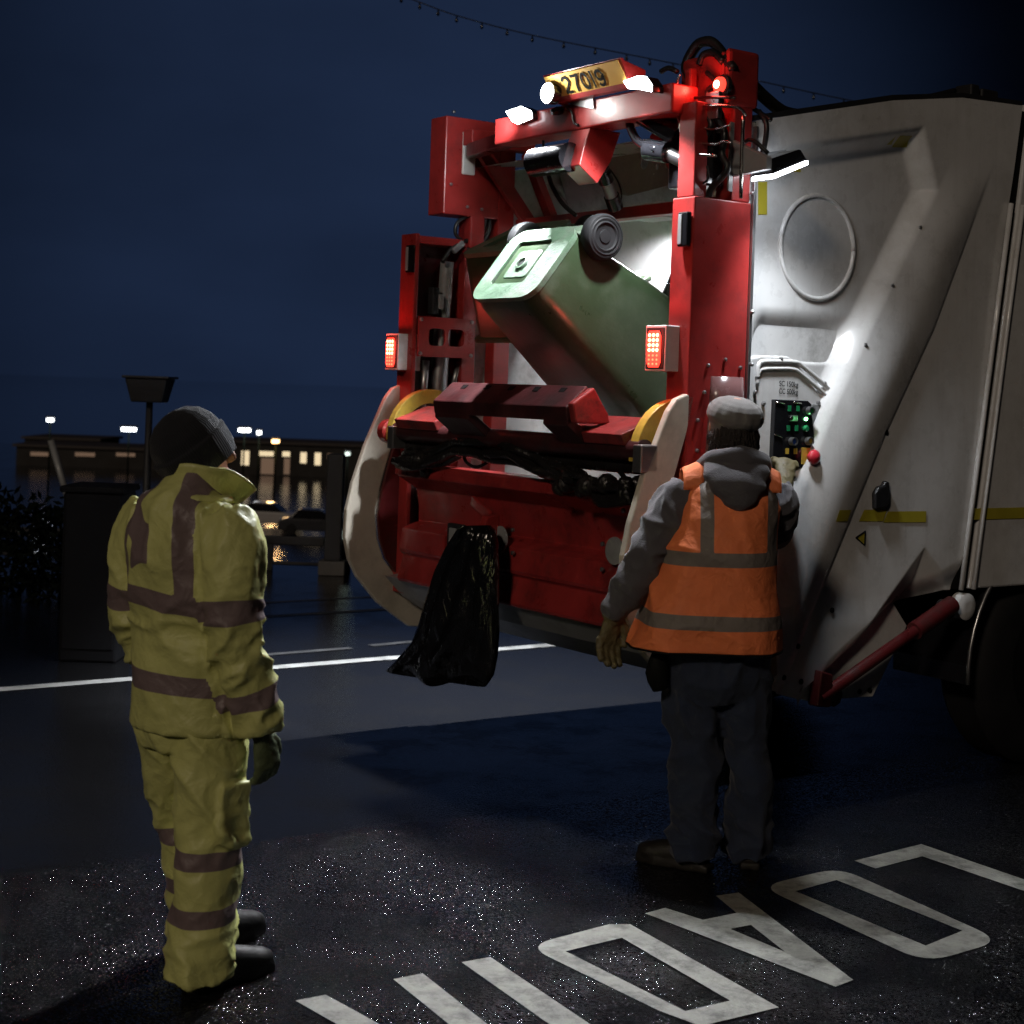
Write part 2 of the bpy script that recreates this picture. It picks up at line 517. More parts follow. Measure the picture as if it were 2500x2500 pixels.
# ------------------------------------------------------------ mesh builder
class MB:
    def __init__(s):
        s.v, s.f = [], []

    def add(s, vs, fs):
        o = len(s.v)
        s.v += [tuple(v) for v in vs]
        s.f += [tuple(i + o for i in f) for f in fs]
        return s

    def box(s, lo, hi, M_=None):
        x0, y0, z0 = lo
        x1, y1, z1 = hi
        vs = [Vector(v) for v in ((x0, y0, z0), (x1, y0, z0), (x1, y1, z0), (x0, y1, z0), (x0, y0, z1), (x1, y0, z1), (x1, y1, z1), (x0, y1, z1))]
        if M_:
            vs = [M_ @ v for v in vs]
        return s.add(vs, [(0, 3, 2, 1), (4, 5, 6, 7), (0, 1, 5, 4), (1, 2, 6, 5), (2, 3, 7, 6), (3, 0, 4, 7)])

    def prism(s, pts, d):
        """closed polygon of 3-D points swept by vector d"""
        n = len(pts)
        d = Vector(d)
        a = [Vector(p) for p in pts]
        nrm = Vector((0, 0, 0))
        for i in range(n):
            nrm += a[i].cross(a[(i + 1) % n])
        if nrm.dot(d) > 0:
            a = a[::-1]
        vs = a + [p + d for p in a]
        fs = [tuple(range(n)), tuple(range(2 * n - 1, n - 1, -1))]
        for i in range(n):
            j = (i + 1) % n
            fs.append((j, i, i + n, j + n))
        return s.add(vs, fs)

    def bar(s, p, q, w, h, up=(0, 0, 1)):
        p, q = Vector(p), Vector(q)
        d = (q - p).normalized()
        x = d.cross(Vector(up)).normalized()
        y = x.cross(d)
        c = [x * sx * w / 2 + y * sy * h / 2 for sx, sy in ((-1, -1), (1, -1), (1, 1), (-1, 1))]
        vs = [p + k for k in c] + [q + k for k in c]
        return s.add(vs, [(0, 1, 2, 3), (7, 6, 5, 4), (1, 0, 4, 5), (2, 1, 5, 6), (3, 2, 6, 7), (0, 3, 7, 4)])

    def tube(s, pts, r, seg=10, cap=True, sub=0, frames=None):
        """tube; r may be a number, a list of numbers or a list of (rx, ry)"""
        P = [Vector(p) for p in pts]
        n = len(P)
        rs = r if isinstance(r, (list, tuple)) else [r] * n
        rs = [q if isinstance(q, (list, tuple)) else (q, q) for q in rs]
        if sub:
            Q, qs = [], []
            for i in range(n - 1):
                p0, p1, p2, p3 = P[max(i - 1, 0)], P[i], P[i + 1], P[min(i + 2, n - 1)]
                for k in range(sub):
                    t = k / sub
                    Q.append(0.5 * ((2 * p1) + (p2 - p0) * t + (2 * p0 - 5 * p1 + 4 * p2 - p3) * t * t + (3 * p1 - p0 - 3 * p2 + p3) * t ** 3))
                    u = t * t * (3 - 2 * t)
                    qs.append(tuple(rs[i][j] * (1 - u) + rs[i + 1][j] * u for j in (0, 1)))
            Q.append(P[-1])
            qs.append(rs[-1])
            P, rs, n = Q, qs, len(Q)
        ref = None
        vs, fs = [], []
        for i in range(n):
            d = (P[min(i + 1, n - 1)] - P[max(i - 1, 0)]).normalized()
            if frames is not None:
                x = (Vector(frames) - d * d.dot(Vector(frames))).normalized()
            elif ref is None:
                up = Vector((0, 0, 1)) if abs(d.z) < 0.9 else Vector((1, 0, 0))
                x = d.cross(up).normalized()
            else:
                x = (ref - d * ref.dot(d)).normalized()
            ref = x
            y = d.cross(x)
            for k in range(seg):
                t = 2 * math.pi * k / seg
                vs.append(P[i] + x * math.cos(t) * rs[i][0] + y * math.sin(t) * rs[i][1])
        for i in range(n - 1):
            for k in range(seg):
                k2 = (k + 1) % seg
                fs.append((i * seg + k, i * seg + k2, (i + 1) * seg + k2, (i + 1) * seg + k))
        if cap:
            fs.append(tuple(range(seg - 1, -1, -1)))
            fs.append(tuple(range((n - 1) * seg, n * seg)))
        return s.add(vs, fs)

    def lathe(s, prof, o, axis, seg=24):
        """prof = [(radius, height)] turned about axis through o"""
        o, ax = Vector(o), Vector(axis).normalized()
        x = ax.orthogonal().normalized()
        y = ax.cross(x)
        vs, fs = [], []
        for r, h in prof:
            for k in range(seg):
                t = 2 * math.pi * k / seg
                vs.append(o + ax * h + (x * math.cos(t) + y * math.sin(t)) * max(r, 1e-5))
        n = len(prof)
        for i in range(n - 1):
            for k in range(seg):
                k2 = (k + 1) % seg
                fs.append((i * seg + k, i * seg + k2, (i + 1) * seg + k2, (i + 1) * seg + k))
        fs.append(tuple(range(seg - 1, -1, -1)))
        fs.append(tuple(range((n - 1) * seg, n * seg)))
        return s.add(vs, fs)

    def grid(s, fn, nu, nv):
        vs = [fn(i / nu, j / nv) for j in range(nv + 1) for i in range(nu + 1)]
        fs = [(j * (nu + 1) + i, j * (nu + 1) + i + 1, (j + 1) * (nu + 1) + i + 1, (j + 1) * (nu + 1) + i) for j in range(nv) for i in range(nu)]
        return s.add(vs, fs)

    def build(s, name, m, parent=None, smooth=False, bevel=0.0, solid=0.0, subsurf=0):
        me = bpy.data.meshes.new(name)
        me.from_pydata(s.v, [], s.f)
        me.update()
        bm = bmesh.new()
        bm.from_mesh(me)
        bmesh.ops.recalc_face_normals(bm, faces=bm.faces)
        bm.to_mesh(me)
        bm.free()
        me.materials.append(M[m] if isinstance(m, str) else m)
        o = bpy.data.objects.new(name, me)
        COL.objects.link(o)
        if smooth:
            me.shade_smooth()
            if smooth == 'auto':
                me.set_sharp_from_angle(angle=R(35))
        if solid:
            md = o.modifiers.new('solid', 'SOLIDIFY')
            md.thickness = solid
            md.offset = 0
        if bevel:
            md = o.modifiers.new('bevel', 'BEVEL')
            md.width = bevel
            md.segments = 2
            md.limit_method = 'ANGLE'
            md.angle_limit = R(40)
        if subsurf:
            md = o.modifiers.new('sub', 'SUBSURF')
            md.levels = md.render_levels = subsurf
        if parent:
            o.parent = parent
        return o

def thing(name, label, cat, loc=(0, 0, 0), rotz=0.0, group=None):
    o = bpy.data.objects.new(name, None)
    COL.objects.link(o)
    o.location = loc
    o.rotation_euler = (0, 0, rotz)
    o.empty_display_size = 0.2
    o['label'] = label
    o['category'] = cat
    if group:
        o['group'] = group
    return o

def tag(o, label, cat, group=None):
    o['label'] = label
    o['category'] = cat
    if group:
        o['group'] = group
    return o

def structure(o):
    o['kind'] = 'structure'
    return o

def light(name, kind, loc, target, energy, col=(1, 1, 1), size=0.05, cone=120, blend=0.3, parent=None):
    d = bpy.data.lights.new(name, kind)
    d.energy = energy
    d.color = col
    if kind == 'SPOT':
        d.spot_size = R(cone)
        d.spot_blend = blend
        d.shadow_soft_size = size
    elif kind == 'POINT':
        d.shadow_soft_size = size
    o = bpy.data.objects.new(name, d)
    COL.objects.link(o)
    o.location = loc
    if target is not None:
        o.rotation_euler = (Vector(target) - Vector(loc)).to_track_quat('-Z', 'Y').to_euler()
    if parent:
        o.parent = parent
    return o

def text_mesh(name, body, width, height, m, parent, loc, xdir, ydir):
    c = bpy.data.curves.new(name, 'FONT')
    c.body = body
    c.size = 1.0
    c.align_x = 'CENTER'
    c.align_y = 'CENTER'
    c.extrude = 0.0
    c.offset = 0.015
    o = bpy.data.objects.new(name, c)
    COL.objects.link(o)
    dg = bpy.context.evaluated_depsgraph_get()
    me = bpy.data.meshes.new_from_object(o.evaluated_get(dg))
    bpy.data.objects.remove(o)
    x, y = Vector(xdir).normalized(), Vector(ydir).normalized()
    z = x.cross(y)
    squeeze = width / (max(v.co.x for v in me.vertices) - min(v.co.x for v in me.vertices))
    y = y * (height / (max(v.co.y for v in me.vertices) - min(v.co.y for v in me.vertices)))
    mw = Matrix(((x.x * squeeze, y.x, z.x, loc[0]), (x.y * squeeze, y.y, z.y, loc[1]), (x.z * squeeze, y.z, z.z, loc[2]), (0, 0, 0, 1)))
    me.transform(mw)
    me.materials.clear()
    me.materials.append(M[m])
    o = bpy.data.objects.new(name, me)
    COL.objects.link(o)
    o.parent = parent
    return o

def islands(b_):
    par = list(range(len(b_.v)))
    def find(i):
        while par[i] != i:
            par[i] = par[par[i]]
            i = par[i]
        return i
    for f in b_.f:
        for k in f[1:]:
            par[find(k)] = find(f[0])
    gs = {}
    for f in b_.f:
        gs.setdefault(find(f[0]), []).append(f)
    for fs in gs.values():
        m_ = MB()
        ids = sorted({i for f in fs for i in f})
        rm = {i: k for k, i in enumerate(ids)}
        m_.add([b_.v[i] for i in ids], [tuple(rm[i] for i in f) for f in fs])
        yield m_

def split_build(b_, name, m, parent, smooth='auto'):
    for m_ in islands(b_):
        m_.build(name, m, parent, smooth=smooth)

def bolt_set(b_, name='bolt', m='steel'):
    split_build(b_, name, m, T_)

# ------------------------------------------------------------ ground, road, harbour
g = MB()
g.grid(lambda u, v: (-60 + 140 * u, -25 + 40.2 * v, 0), 4, 4)
structure(g.build('ground', 'asphalt'))
g = MB().box((-60, 15.2, -8.0), (80, 15.6, -0.01))
structure(g.build('quay_wall', 'concrete'))
g = MB().grid(lambda u, v: (-260 + 540 * u, 15.5 + 180 * v, -7.0), 2, 2)
structure(g.build('harbour_ground', 'asphalt'))
g = MB().grid(lambda u, v: (-4500 + 9000 * u, 190 + 4800 * v, -7.6), 2, 2)
structure(g.build('sea', 'water'))

def flat(name, pts, z, m):
    b_ = MB()
    b_.add([(p[0], p[1], z) for p in pts], [tuple(range(len(pts)))])
    return structure(b_.build(name, m))

def line_strip(name, p, q, w, m, z=0.004):
    p, q = Vector(G(*p)), Vector(G(*q))
    d = (q - p).normalized()
    nrm = Vector((-d.y, d.x, 0)) * w / 2
    flat(name, [p - nrm, q - nrm, q + nrm, p + nrm], z, m)

p0, p1 = Vector(G(30, 1682)), Vector(G(1400, 1571))
dl = (p1 - p0).normalized()
nr = Vector((-dl.y, dl.x, 0)) * 0.055
p0, p1 = p0 - dl * 6, p1 + dl * 14
flat('edge_line', [p0 - nr, p1 - nr, p1 + nr, p0 + nr], 0.004, 'road_line')
line_strip('dash_line', (640, 1600), (856, 1583), 0.07, 'old_line')
line_strip('dash_line', (905, 1577), (1010, 1567), 0.07, 'old_line')
line_strip('far_line', (633, 1507), (960, 1487), 0.09, 'old_line')
line_strip('far_line', (600, 1475), (960, 1455), 0.06, 'old_line')

def z4(x, y):
    return G(1450 + x * .5435, 1900 + y * .5435)

def z5(x, y):
    return G(650 + x * .5694, 2150 + y * .5694)

def poly_mark(name, outer, hole=None):
    bm = bmesh.new()
    es = []
    for loop in [outer] + ([hole] if hole else []):
        vs = [bm.verts.new((p[0], p[1], 0.004)) for p in loop]
        es += [bm.edges.new((vs[i], vs[(i + 1) % len(vs)])) for i in range(len(vs))]
    bmesh.ops.triangle_fill(bm, edges=es, use_beauty=True)
    me = bpy.data.meshes.new(name)
    for f in bm.faces:
        f.normal_update()
        if f.normal.z < 0:
            f.normal_flip()
    bm.to_mesh(me)
    bm.free()
    me.materials.append(M['road_paint'])
    o = bpy.data.objects.new(name, me)
    COL.objects.link(o)
    structure(o)

def rounded(loop, idx, r=0.09, n=5):
    out = []
    L = len(loop)
    for i, p in enumerate(loop):
        p = Vector(p)
        if i in idx:
            a_, c_ = Vector(loop[i - 1]), Vector(loop[(i + 1) % L])
            s_, e_ = p + (a_ - p).normalized() * r, p + (c_ - p).normalized() * r
            for k in range(n + 1):
                t = k / n
                out.append((1 - t) ** 2 * s_ + 2 * t * (1 - t) * p + t * t * e_)
        else:
            out.append(p)
    return out

tl = Vector(z4(1470, 300))
poly_mark('road_letter', [z4(1170, 375), z4(1470, 300), Vector(z4(1470, 300)) + (Vector(z4(1877, 440)) - tl).normalized() * 0.82,
                          Vector(z4(1475, 355)) + (Vector(z4(1877, 492)) - Vector(z4(1475, 355))).normalized() * 0.70, z4(1475, 355), z4(1265, 410)])
poly_mark('road_letter', rounded([z4(745, 490), z4(1100, 405), z4(1835, 735), z4(1490, 835)], (0, 1, 2, 3), 0.12, 6),
          [z4(905, 512), z4(1090, 462), z4(1655, 690), z4(1490, 757)])
poly_mark('road_letter', [z4(230, 612), z4(320, 587), z4(490, 641), z4(640, 610), z4(548, 533), z4(650, 518), z4(1165, 912), z4(1085, 942)],
          [z4(612, 682), z4(705, 664), z4(858, 785)])
poly_mark('road_letter', rounded([z5(1115, 285), z5(1470, 192), z5(1560, 192), z4(830, 1035), z4(480, 1120), z4(290, 1049)], (0,), 0.11, 6),
          [z5(1283, 308), z5(1525, 250), z4(612, 1005), z4(410, 1052)])
for a0, a1, d in (((838, 355), (960, 333), (1130, 562, 1300, 562)), ((545, 428), (670, 403), (710, 562, 872, 562))):
    pa, pb = Vector(z5(*a0)), Vector(z5(*a1))
    da, db = Vector(z5(d[0], d[1])) - pa, Vector(z5(d[2], d[3])) - pb
    poly_mark('road_letter', [pa, pb, pb + db.normalized() * 0.78, pa + da.normalized() * 0.78])
pa, pb = Vector(z5(125, 520)), Vector(z5(255, 495))
poly_mark('road_letter', [pa, pb, pb + Vector((0.37, -0.43, 0)), pa + Vector((0.37, -0.43, 0))])

# ------------------------------------------------------------ refuse truck
T_ = thing('refuse_truck', 'white refuse truck with red rear bin lift raised and its work lights on', 'refuse truck', (OX, OY, 0), TH)
TM = Matrix.Translation((OX, OY, 0)) @ Matrix.Rotation(TH, 4, 'Z')

# --- tailgate side: one pressed sheet with recess, diagonal ridge and scoop
ZR, AR = [0.8, 1.054, 1.378, 1.735, 2.072, 2.712], [0.40, 0.504, 0.632, 0.815, 1.017, 1.42]
ZC, AC = [0.818, 1.611, 2.094, 2.815], [0.708, 1.143, 1.441, 1.79]

def a_left(z):
    return interp(z, [0.52, 1.2, 1.5, 3.0], [0.50, 0.42, 0.29, 0.29])

def a_right(z):
    return interp(z, [0.46, 0.52, 0.88, 2.70, 3.16], [0.76, 0.80, 1.66, 1.93, 2.0])

def roof_z(a):
    return interp(a, [0.29, 1.105, 1.568, 2.0], [2.885, 3.076, 3.15, 3.17])

def h_side(a, z):
    Lr, Cr = interp(z, ZR, AR), interp(z, ZC, AC)
    ztop = 2.757 + (a - 0.282) * 0.221
    arr = 1.312 + (2.985 - z) * 0.39
    d = min(Lr - a, arr - a) * 0.87
    d = min(d, ztop - z)
    h = -0.075 * sm(d, -0.01, 0.085)
    t = (a - Lr) / max(0.05, Cr - Lr)
    if z < 2.9:
        k = sm(z, 2.9, 2.5)
        if 0 < t < 1:
            h += 0.030 * k * math.sin(math.pi * min(1, t))
        h -= 0.008 * sm(a - Cr, -0.03, 0.0) * sm(z, 0.76, 0.9) * (1 - sm(a - Cr, 0.25, 0.7)) * k
    m = sm(a, 0.36, 0.46) * sm(z, 2.14, 1.93) * sm(z, 1.905, 1.925) * sm(Lr - a, 0.02, 0.12)
    h -= 0.075 * m
    # rolled-in bottom edge above the ram
    zb = interp(a, [0.5, 0.75, 1.2, 1.66], [0.50, 0.46, 0.72, 0.90])
    h -= 0.05 * sm(zb + 0.14 - z, 0.0, 0.14) * sm(a, 0.75, 0.95)
    h -= 0.45 * max(0.0, 1.10 - abs(a - 1.42) * 0.95 - z)
    return h

def side_pt(u, v):
    a = 0.29 + u * 1.7
    for _ in range(3):
        zb = interp(a, [0.29, 0.50, 0.76, 0.80, 1.30, 1.62, 2.2], [0.60, 0.52, 0.45, 0.48, 0.80, 0.895, 0.895])
        z = zb + v * (roof_z(a) - zb)
        a = a_left(z) + u * (a_right(z) - a_left(z))
    return (a, -h_side(a, z), z)

sp = MB().grid(side_pt, 170, 300)
side = sp.build('side_panel', 'white', T_, smooth=True)

def ring_pts(c, r, b, n=48):
    return [(c[0] + r * math.cos(2 * math.pi * k / n), b, c[1] + r * math.sin(2 * math.pi * k / n)) for k in range(n + 1)]
MB().tube(ring_pts((0.745, 2.405), 0.222, 0.073), 0.011, 8).build('embossed_ring', 'white', T_, smooth=True)

# roof, far side and front of the tailgate
rp = [(0.29, 2.885), (1.105, 3.076), (1.568, 3.15), (2.0, 3.17), (2.0, 3.10), (1.1, 3.0), (0.29, 2.80)]
MB().prism([(a, 0.03, z) for a, z in rp[:3] + [(1.568, 3.09), (1.1, 3.0), (0.95, 2.97)]], (0, WB - 0.06, 0)).build('roof_panel', 'white', T_, bevel=0.006)
MB().prism([(a, 0.002, z + 0.002) for a, z in [(0.29, 2.885), (1.105, 3.076), (1.568, 3.15), (2.0, 3.17), (2.0, 3.19), (1.568, 3.17), (1.1, 3.098), (0.29, 2.907)]], (0, 0.06, 0)).build('roof_rail', 'dark_metal', T_)
far = [(0.32, 0.6), (0.6, 0.52), (1.66, 0.9), (2.0, 3.15), (1.1, 3.07), (0.9, 2.98), (0.32, 2.85)]
MB().prism([(a, WB - 0.05, z) for a, z in far], (0, 0.03, 0)).build('far_side_panel', 'inner_white', T_)
MB().box((0.27, 0.012, 0.62), (0.30, 0.10, 2.88)).build('side_flange', 'white', T_, bevel=0.004)
MB().box((0.281, -0.012, 1.25), (0.296, 0.01, 2.86)).build('edge_trim', 'steel', T_, bevel=0.002)
# hopper interior
MB().prism([(1.10, 0.08, 1.0), (1.10, 0.08, 2.4), (0.86, 0.08, 2.98), (0.93, 0.08, 3.0), (1.2, 0.08, 2.4), (1.2, 0.08, 1.0)], (0, WB - 0.16, 0)).build('packing_panel', 'inner_white', T_, bevel=0.004)
MB().prism([(1.1, 0.05, 1.18), (0.62, 0.05, 1.06), (0.2, 0.05, 1.12), (0.05, 0.05, 1.22), (0.05, 0.05, 1.18), (0.2, 0.05, 1.06), (0.62, 0.05, 1.0), (1.1, 0.05, 1.1)], (0, WB - 0.12, 0)).build('hopper_floor', 'inner_white', T_)
MB().box((0.31, WB - 0.075, 1.1), (1.1, WB - 0.052, 2.86)).build('hopper_wall', 'inner_white', T_)
MB().box((0.31, 0.1, 1.1), (1.1, 0.12, 2.8)).build('hopper_wall', 'inner_white', T_)
# header plate with lightening holes, and the flange under it
def holed_plate():
    bm = bmesh.new()
    a = 0.84
    es = []
    q = [A(1489, 378, a), A(1668, 348, a), A(1680, 440, a), A(1532, 478, a)]
    loops = [[(p[1], p[2]) for p in q]]
    for px, py, r in ((1572, 396, 0.036), (1604, 408, 0.014), (1627, 405, 0.012), (1613, 402, 0.005), (1596, 424, 0.005), (1642, 424, 0.004)):
        c = A(px, py, a)
        loops.append([(c[1] + r * 0.95 * math.cos(t * math.pi / 10), c[2] + r * math.sin(t * math.pi / 10)) for t in range(20)])
    for lp in loops:
        vs = [bm.verts.new((a, y, z)) for y, z in lp]
        es += [bm.edges.new((vs[i], vs[(i + 1) % len(vs)])) for i in range(len(vs))]
    bmesh.ops.triangle_fill(bm, edges=es, use_beauty=True)
    me = bpy.data.meshes.new('header_plate')
    bm.to_mesh(me)
    bm.free()
    me.materials.append(M['beige'])
    o = bpy.data.objects.new('header_plate', me)
    COL.objects.link(o)
    o.parent = T_
    md = o.modifiers.new('solid', 'SOLIDIFY')
    md.thickness = 0.008
holed_plate()
p = [A(1452, 372, .87), A(1489, 378, .84), A(1532, 478, .84), A(1500, 470, .90)]
MB().prism(p, (0.006, 0, 0)).build('header_gusset', 'beige', T_)
f0, f1 = A(1180, 500, .8), A(1690, 440, .8)
MB().box((0.74, f1[1], 2.625), (0.9, f0[1], 2.665)).build('header_flange', 'inner_white', T_, bevel=0.004)
k0, k1 = A(1580, 468, .8), A(1660, 452, .8)
MB().box((0.70, k1[1], 2.60), (0.84, k0[1], 2.675)).build('flange_block', 'inner_white', T_, bevel=0.004)

# --- near column
MB().box((-0.03, 0.0, 0.62), (0.28, 0.135, 2.545)).build('lift_column', 'red', T_, bevel=0.006)
def half_cone(u, v):
    r = 0.085 + 0.035 * (1 - v)
    t = math.pi * (0.06 + 0.88 * u)
    return (0.165 - 0.0 * v + math.cos(t) * r, 0.001 - math.sin(t) * r * 0.75, 1.30 + 0.53 * v)
o = MB().grid(half_cone, 16, 6).build('column_cover', mat('smoky guard', (0.20, 0.10, 0.10), 0.25, coat=0.4), T_, smooth=True, solid=0.004)
bl = MB()
for px, py in ((1728, 892), (1770, 878), (1806, 898), (1718, 958), (1804, 965), (1702, 1026), (1800, 1030), (1700, 1100)):
    q = B(px, py, -0.002)
    bl.lathe([(0.008, 0), (0.008, 0.008), (0.004, 0.011)], q, (0, -1, 0), 8)
bolt_set(bl)
# mast and lift head on the near column
MB().box((0.17, 0.0, 2.545), (0.27, 0.10, 3.14)).build('mast', 'red', T_, bevel=0.006)
MB().box((-0.02, 0.02, 2.545), (0.05, 0.12, 2.93)).build('mast', 'red', T_, bevel=0.006)
q0, q1 = A(1660, 232, 0.12), A(1800, 190, 0.12)
MB().box((0.12, 0.02, 2.955), (0.15, q0[1], 3.15)).build('lift_head_panel', 'red', T_, bevel=0.012)
MB().box((0.12, -0.012, 2.93), (0.29, 0.02, 3.16)).build('head_side_plate', 'red', T_, bevel=0.02)
MB().box((0.05, 0.04, 2.60), (0.16, q0[1] - 0.02, 2.90)).build('valve_block', 'gloss_black', T_, bevel=0.01)
lb = A(1762, 208, 0.10)
MB().lathe([(0.042, 0.0), (0.042, 0.02), (0.036, 0.026)], (0.12, lb[1], lb[2]), (-1, 0, 0)).build('marker_lamp_base', 'dark_metal', T_, smooth='auto')
ml = MB().lathe([(0.033, 0.0), (0.031, 0.014), (0.018, 0.022)], (0.094, lb[1], lb[2]), (-1, 0, 0)).build('marker_lamp', 'lens_r', T_, smooth=True)
MB().lathe([(0.017, 0.0), (0.015, 0.006), (0.004, 0.009)], (0.074, lb[1], lb[2]), (-1, 0, 0)).build('bulb', emit('hot marker', (1, 0.55, 0.35), 14), ml, smooth=True)
light('marker_glow', 'POINT', (0.03, lb[1], lb[2]), None, 1.2, (1, 0.06, 0.04), 0.03, parent=T_)

def zz(x, y):
    return (1400 + .3623 * x, 50 + .3623 * y)
def pipe(name, pts, a, r, m='chrome', sub=4, das=None):
    P = [A(*zz(*p), a + (das[i] if das else 0)) for i, p in enumerate(pts)]
    MB().tube(P, r, 8, sub=sub).build(name, m, T_, smooth=True)
pipe('hydraulic_pipe', [(720, 360), (697, 430), (700, 560), (770, 760), (810, 815), (950, 835), (1010, 815), (1060, 820)], 0.02, 0.0055)
pipe('hydraulic_pipe', [(705, 470), (700, 600), (738, 815), (780, 890), (960, 912)], 0.0, 0.0065)
pipe('hydraulic_pipe', [(750, 525), (900, 518), (1090, 522)], 0.04, 0.0065, 'gloss_black')
pipe('hydraulic_pipe', [(740, 600), (830, 575), (1060, 578), (1130, 600), (1160, 640)], 0.02, 0.0065)
pipe('hydraulic_pipe', [(860, 690), (900, 730), (970, 730), (1050, 705)], 0.03, 0.004)
pipe('hydraulic_pipe', [(1145, 640), (1135, 900), (1128, 1200)], 0.15, 0.008, das=[0, 0, 0.0])
pipe('hydraulic_hose', [(850, 560), (830, 640), (850, 800), (840, 1000), (890, 1090)], 0.06, 0.012, 'black')
pipe('hydraulic_hose', [(960, 640), (1020, 760), (1000, 900), (1040, 1000), (930, 1130), (910, 1190)], 0.06, 0.014, 'black')
pipe('hydraulic_hose', [(700, 560), (770, 640), (870, 620), (930, 700), (880, 800)], 0.05, 0.013, 'black')
pipe('hydraulic_hose', [(900, 350), (960, 420), (900, 480), (940, 560), (1000, 640), (980, 760)], 0.09, 0.011, 'black')
pipe('hydraulic_hose', [(730, 880), (735, 980), (790, 1080), (860, 1100), (910, 1060), (900, 980)], 0.03, 0.004, 'black')
pipe('hydraulic_hose', [(780, 400), (760, 300), (830, 170), (900, 140), (960, 165), (1030, 260), (1080, 330)], 0.14, 0.022, 'black')
pipe('hydraulic_hose', [(850, 300), (880, 230), (950, 220), (1010, 280)], 0.12, 0.016, 'black')
pipe('hydraulic_hose', [(590, 345), (640, 320), (700, 345)], 0.05, 0.011, 'black')
pipe('hydraulic_hose', [(370, 615), (385, 720), (430, 810), (500, 850), (560, 870)], -0.02, 0.018, 'gloss_black')
pipe('hydraulic_hose', [(1190, 420), (1290, 520), (1430, 620), (1640, 650)], 0.30, 0.027, 'black', das=[0, 0.1, 0.25, 0.5])
pipe('hydraulic_hose', [(1180, 575), (1270, 630), (1330, 670)], 0.3, 0.010, 'black')
pipe('hydraulic_hose', [(1250, 610), (1300, 700), (1290, 830), (1270, 900)], 0.3, 0.011, 'black')
# red painted fittings and label in the cluster
q = A(*zz(808, 665), 0.03)
MB().box((0.03, q[1] - 0.04, q[2] - 0.035), (0.045, q[1] + 0.035, q[2] + 0.03)).build('yellow_tag', 'yellow', T_, bevel=0.004)
q = A(*zz(790, 420), 0.08)
MB().box((0.06, q[1] - 0.02, q[2] - 0.07), (0.10, q[1] + 0.02, q[2] + 0.06)).build('valve_spool', 'red', T_, bevel=0.01)
q = A(*zz(958, 570), 0.06)
MB().box((0.04, q[1] - 0.04, q[2] - 0.06), (0.06, q[1] + 0.04, q[2] + 0.05)).build('control_label', 'steel', T_, bevel=0.003)
# rams of the lift head
def ram(pts, a0, a1, r, m, name='lift_ram'):
    P = [A(*zz(*pts[0]), a0), A(*zz(*pts[1]), a1)]
    return MB().tube(P, r, 14).build(name, m, T_, smooth='auto')
ram([(470, 620), (720, 780)], 0.0, 0.05, 0.052, 'gloss_black')
ram([(500, 870), (640, 890)], 0.0, 0.02, 0.046, 'gloss_black')
ram([(600, 880), (820, 985)], 0.02, 0.08, 0.030, 'steel')
MB().bar(A(*zz(560, 760), .25), A(*zz(800, 1170), .25), 0.05, 0.05).build('head_brace', 'red', T_, bevel=0.004)
MB().box((0.14, -0.012, 2.58), (0.16, -0.002, 2.86)).build('side_decal', 'grey', T_)

# --- crossbeam, plate, plate bracket
MB().box((-0.08, 0.10, 2.885), (0.06, 1.36, 3.005)).build('crossbeam', 'red', T_, bevel=0.008)
def ss(x, y):
    return (1250 + .3106 * x, 100 + .3106 * y)
pl_t0, pl_t1 = A(*ss(255, 295), -0.20), A(*ss(835, 145), -0.20)
pl_b0, pl_b1 = A(*ss(340, 465), -0.135), A(*ss(890, 350), -0.135)
bt, bb = pl_t0[1], pl_t1[1]
zt_, zb_ = (pl_t0[2] + pl_t1[2]) / 2, (pl_b0[2] + pl_b1[2]) / 2
PLM = MB()
plate = MB().prism([(-0.205, bt, zt_), (-0.205, bb, zt_), (-0.140, bb, zb_), (-0.140, bt, zb_)], (0.004, 0, 0.002)).build('number_plate', 'plate', T_, bevel=0.001)
MB().prism([(-0.199, bt + 0.012, zt_ + 0.010), (-0.185, bt + 0.012, zt_ + 0.010), (-0.10, bt + 0.012, zb_ - 0.012), (-0.134, bt + 0.012, zb_ - 0.012)], (0, bb - bt - 0.024, 0)).build('plate_frame', 'red', T_)
for bbb in (bt + 0.004, bb - 0.010):
    MB().prism([(-0.195, bbb, zt_ + 0.008), (-0.13, bbb, zb_ - 0.01), (-0.06, bbb, zb_ - 0.02), (-0.06, bbb, zt_ - 0.02)], (0, 0.012, 0)).build('plate_bracket', 'red', T_, bevel=0.004)
# the digits are cut as strokes in the plate's own plane
pu = Vector((0, -1, 0))
pv = Vector((-0.065, 0, zt_ - zb_)).normalized()
pn = pu.cross(pv)
pc = Vector((-0.1725, (bt + bb) / 2, (zt_ + zb_) / 2))
if pn.x > 0:
    pn = -pn
def arc(cx, cy, rx, ry, t0, t1, n=10):
    return [(cx + rx * math.cos(R(t0 + (t1 - t0) * k / n)), cy + ry * math.sin(R(t0 + (t1 - t0) * k / n))) for k in range(n + 1)]
DIG = {'2': [arc(0, .70, .30, .25, 170, -40) + [(-.28, .12)], [(-.36, .065), (.36, .065)]],
       '7': [[(-.34, .93), (.34, .93), (.0, .40), (-.08, 0)]],
       '0': [arc(0, .60, .30, .33, 0, 180) + arc(0, .40, .30, .33, 180, 360) + [(.30, .60)]],
       '1': [[(0, 1.0), (0, 0)]],
       '9': [arc(0, .66, .30, .27, 0, 360) + [(.30, .40)] + arc(0, .34, .30, .27, 0, -150)]}
lt = MB()
hgt = 0.079
wd = {'2': .66, '7': .66, '0': .64, '1': .30, '9': .64}
xs, tot = [], 0
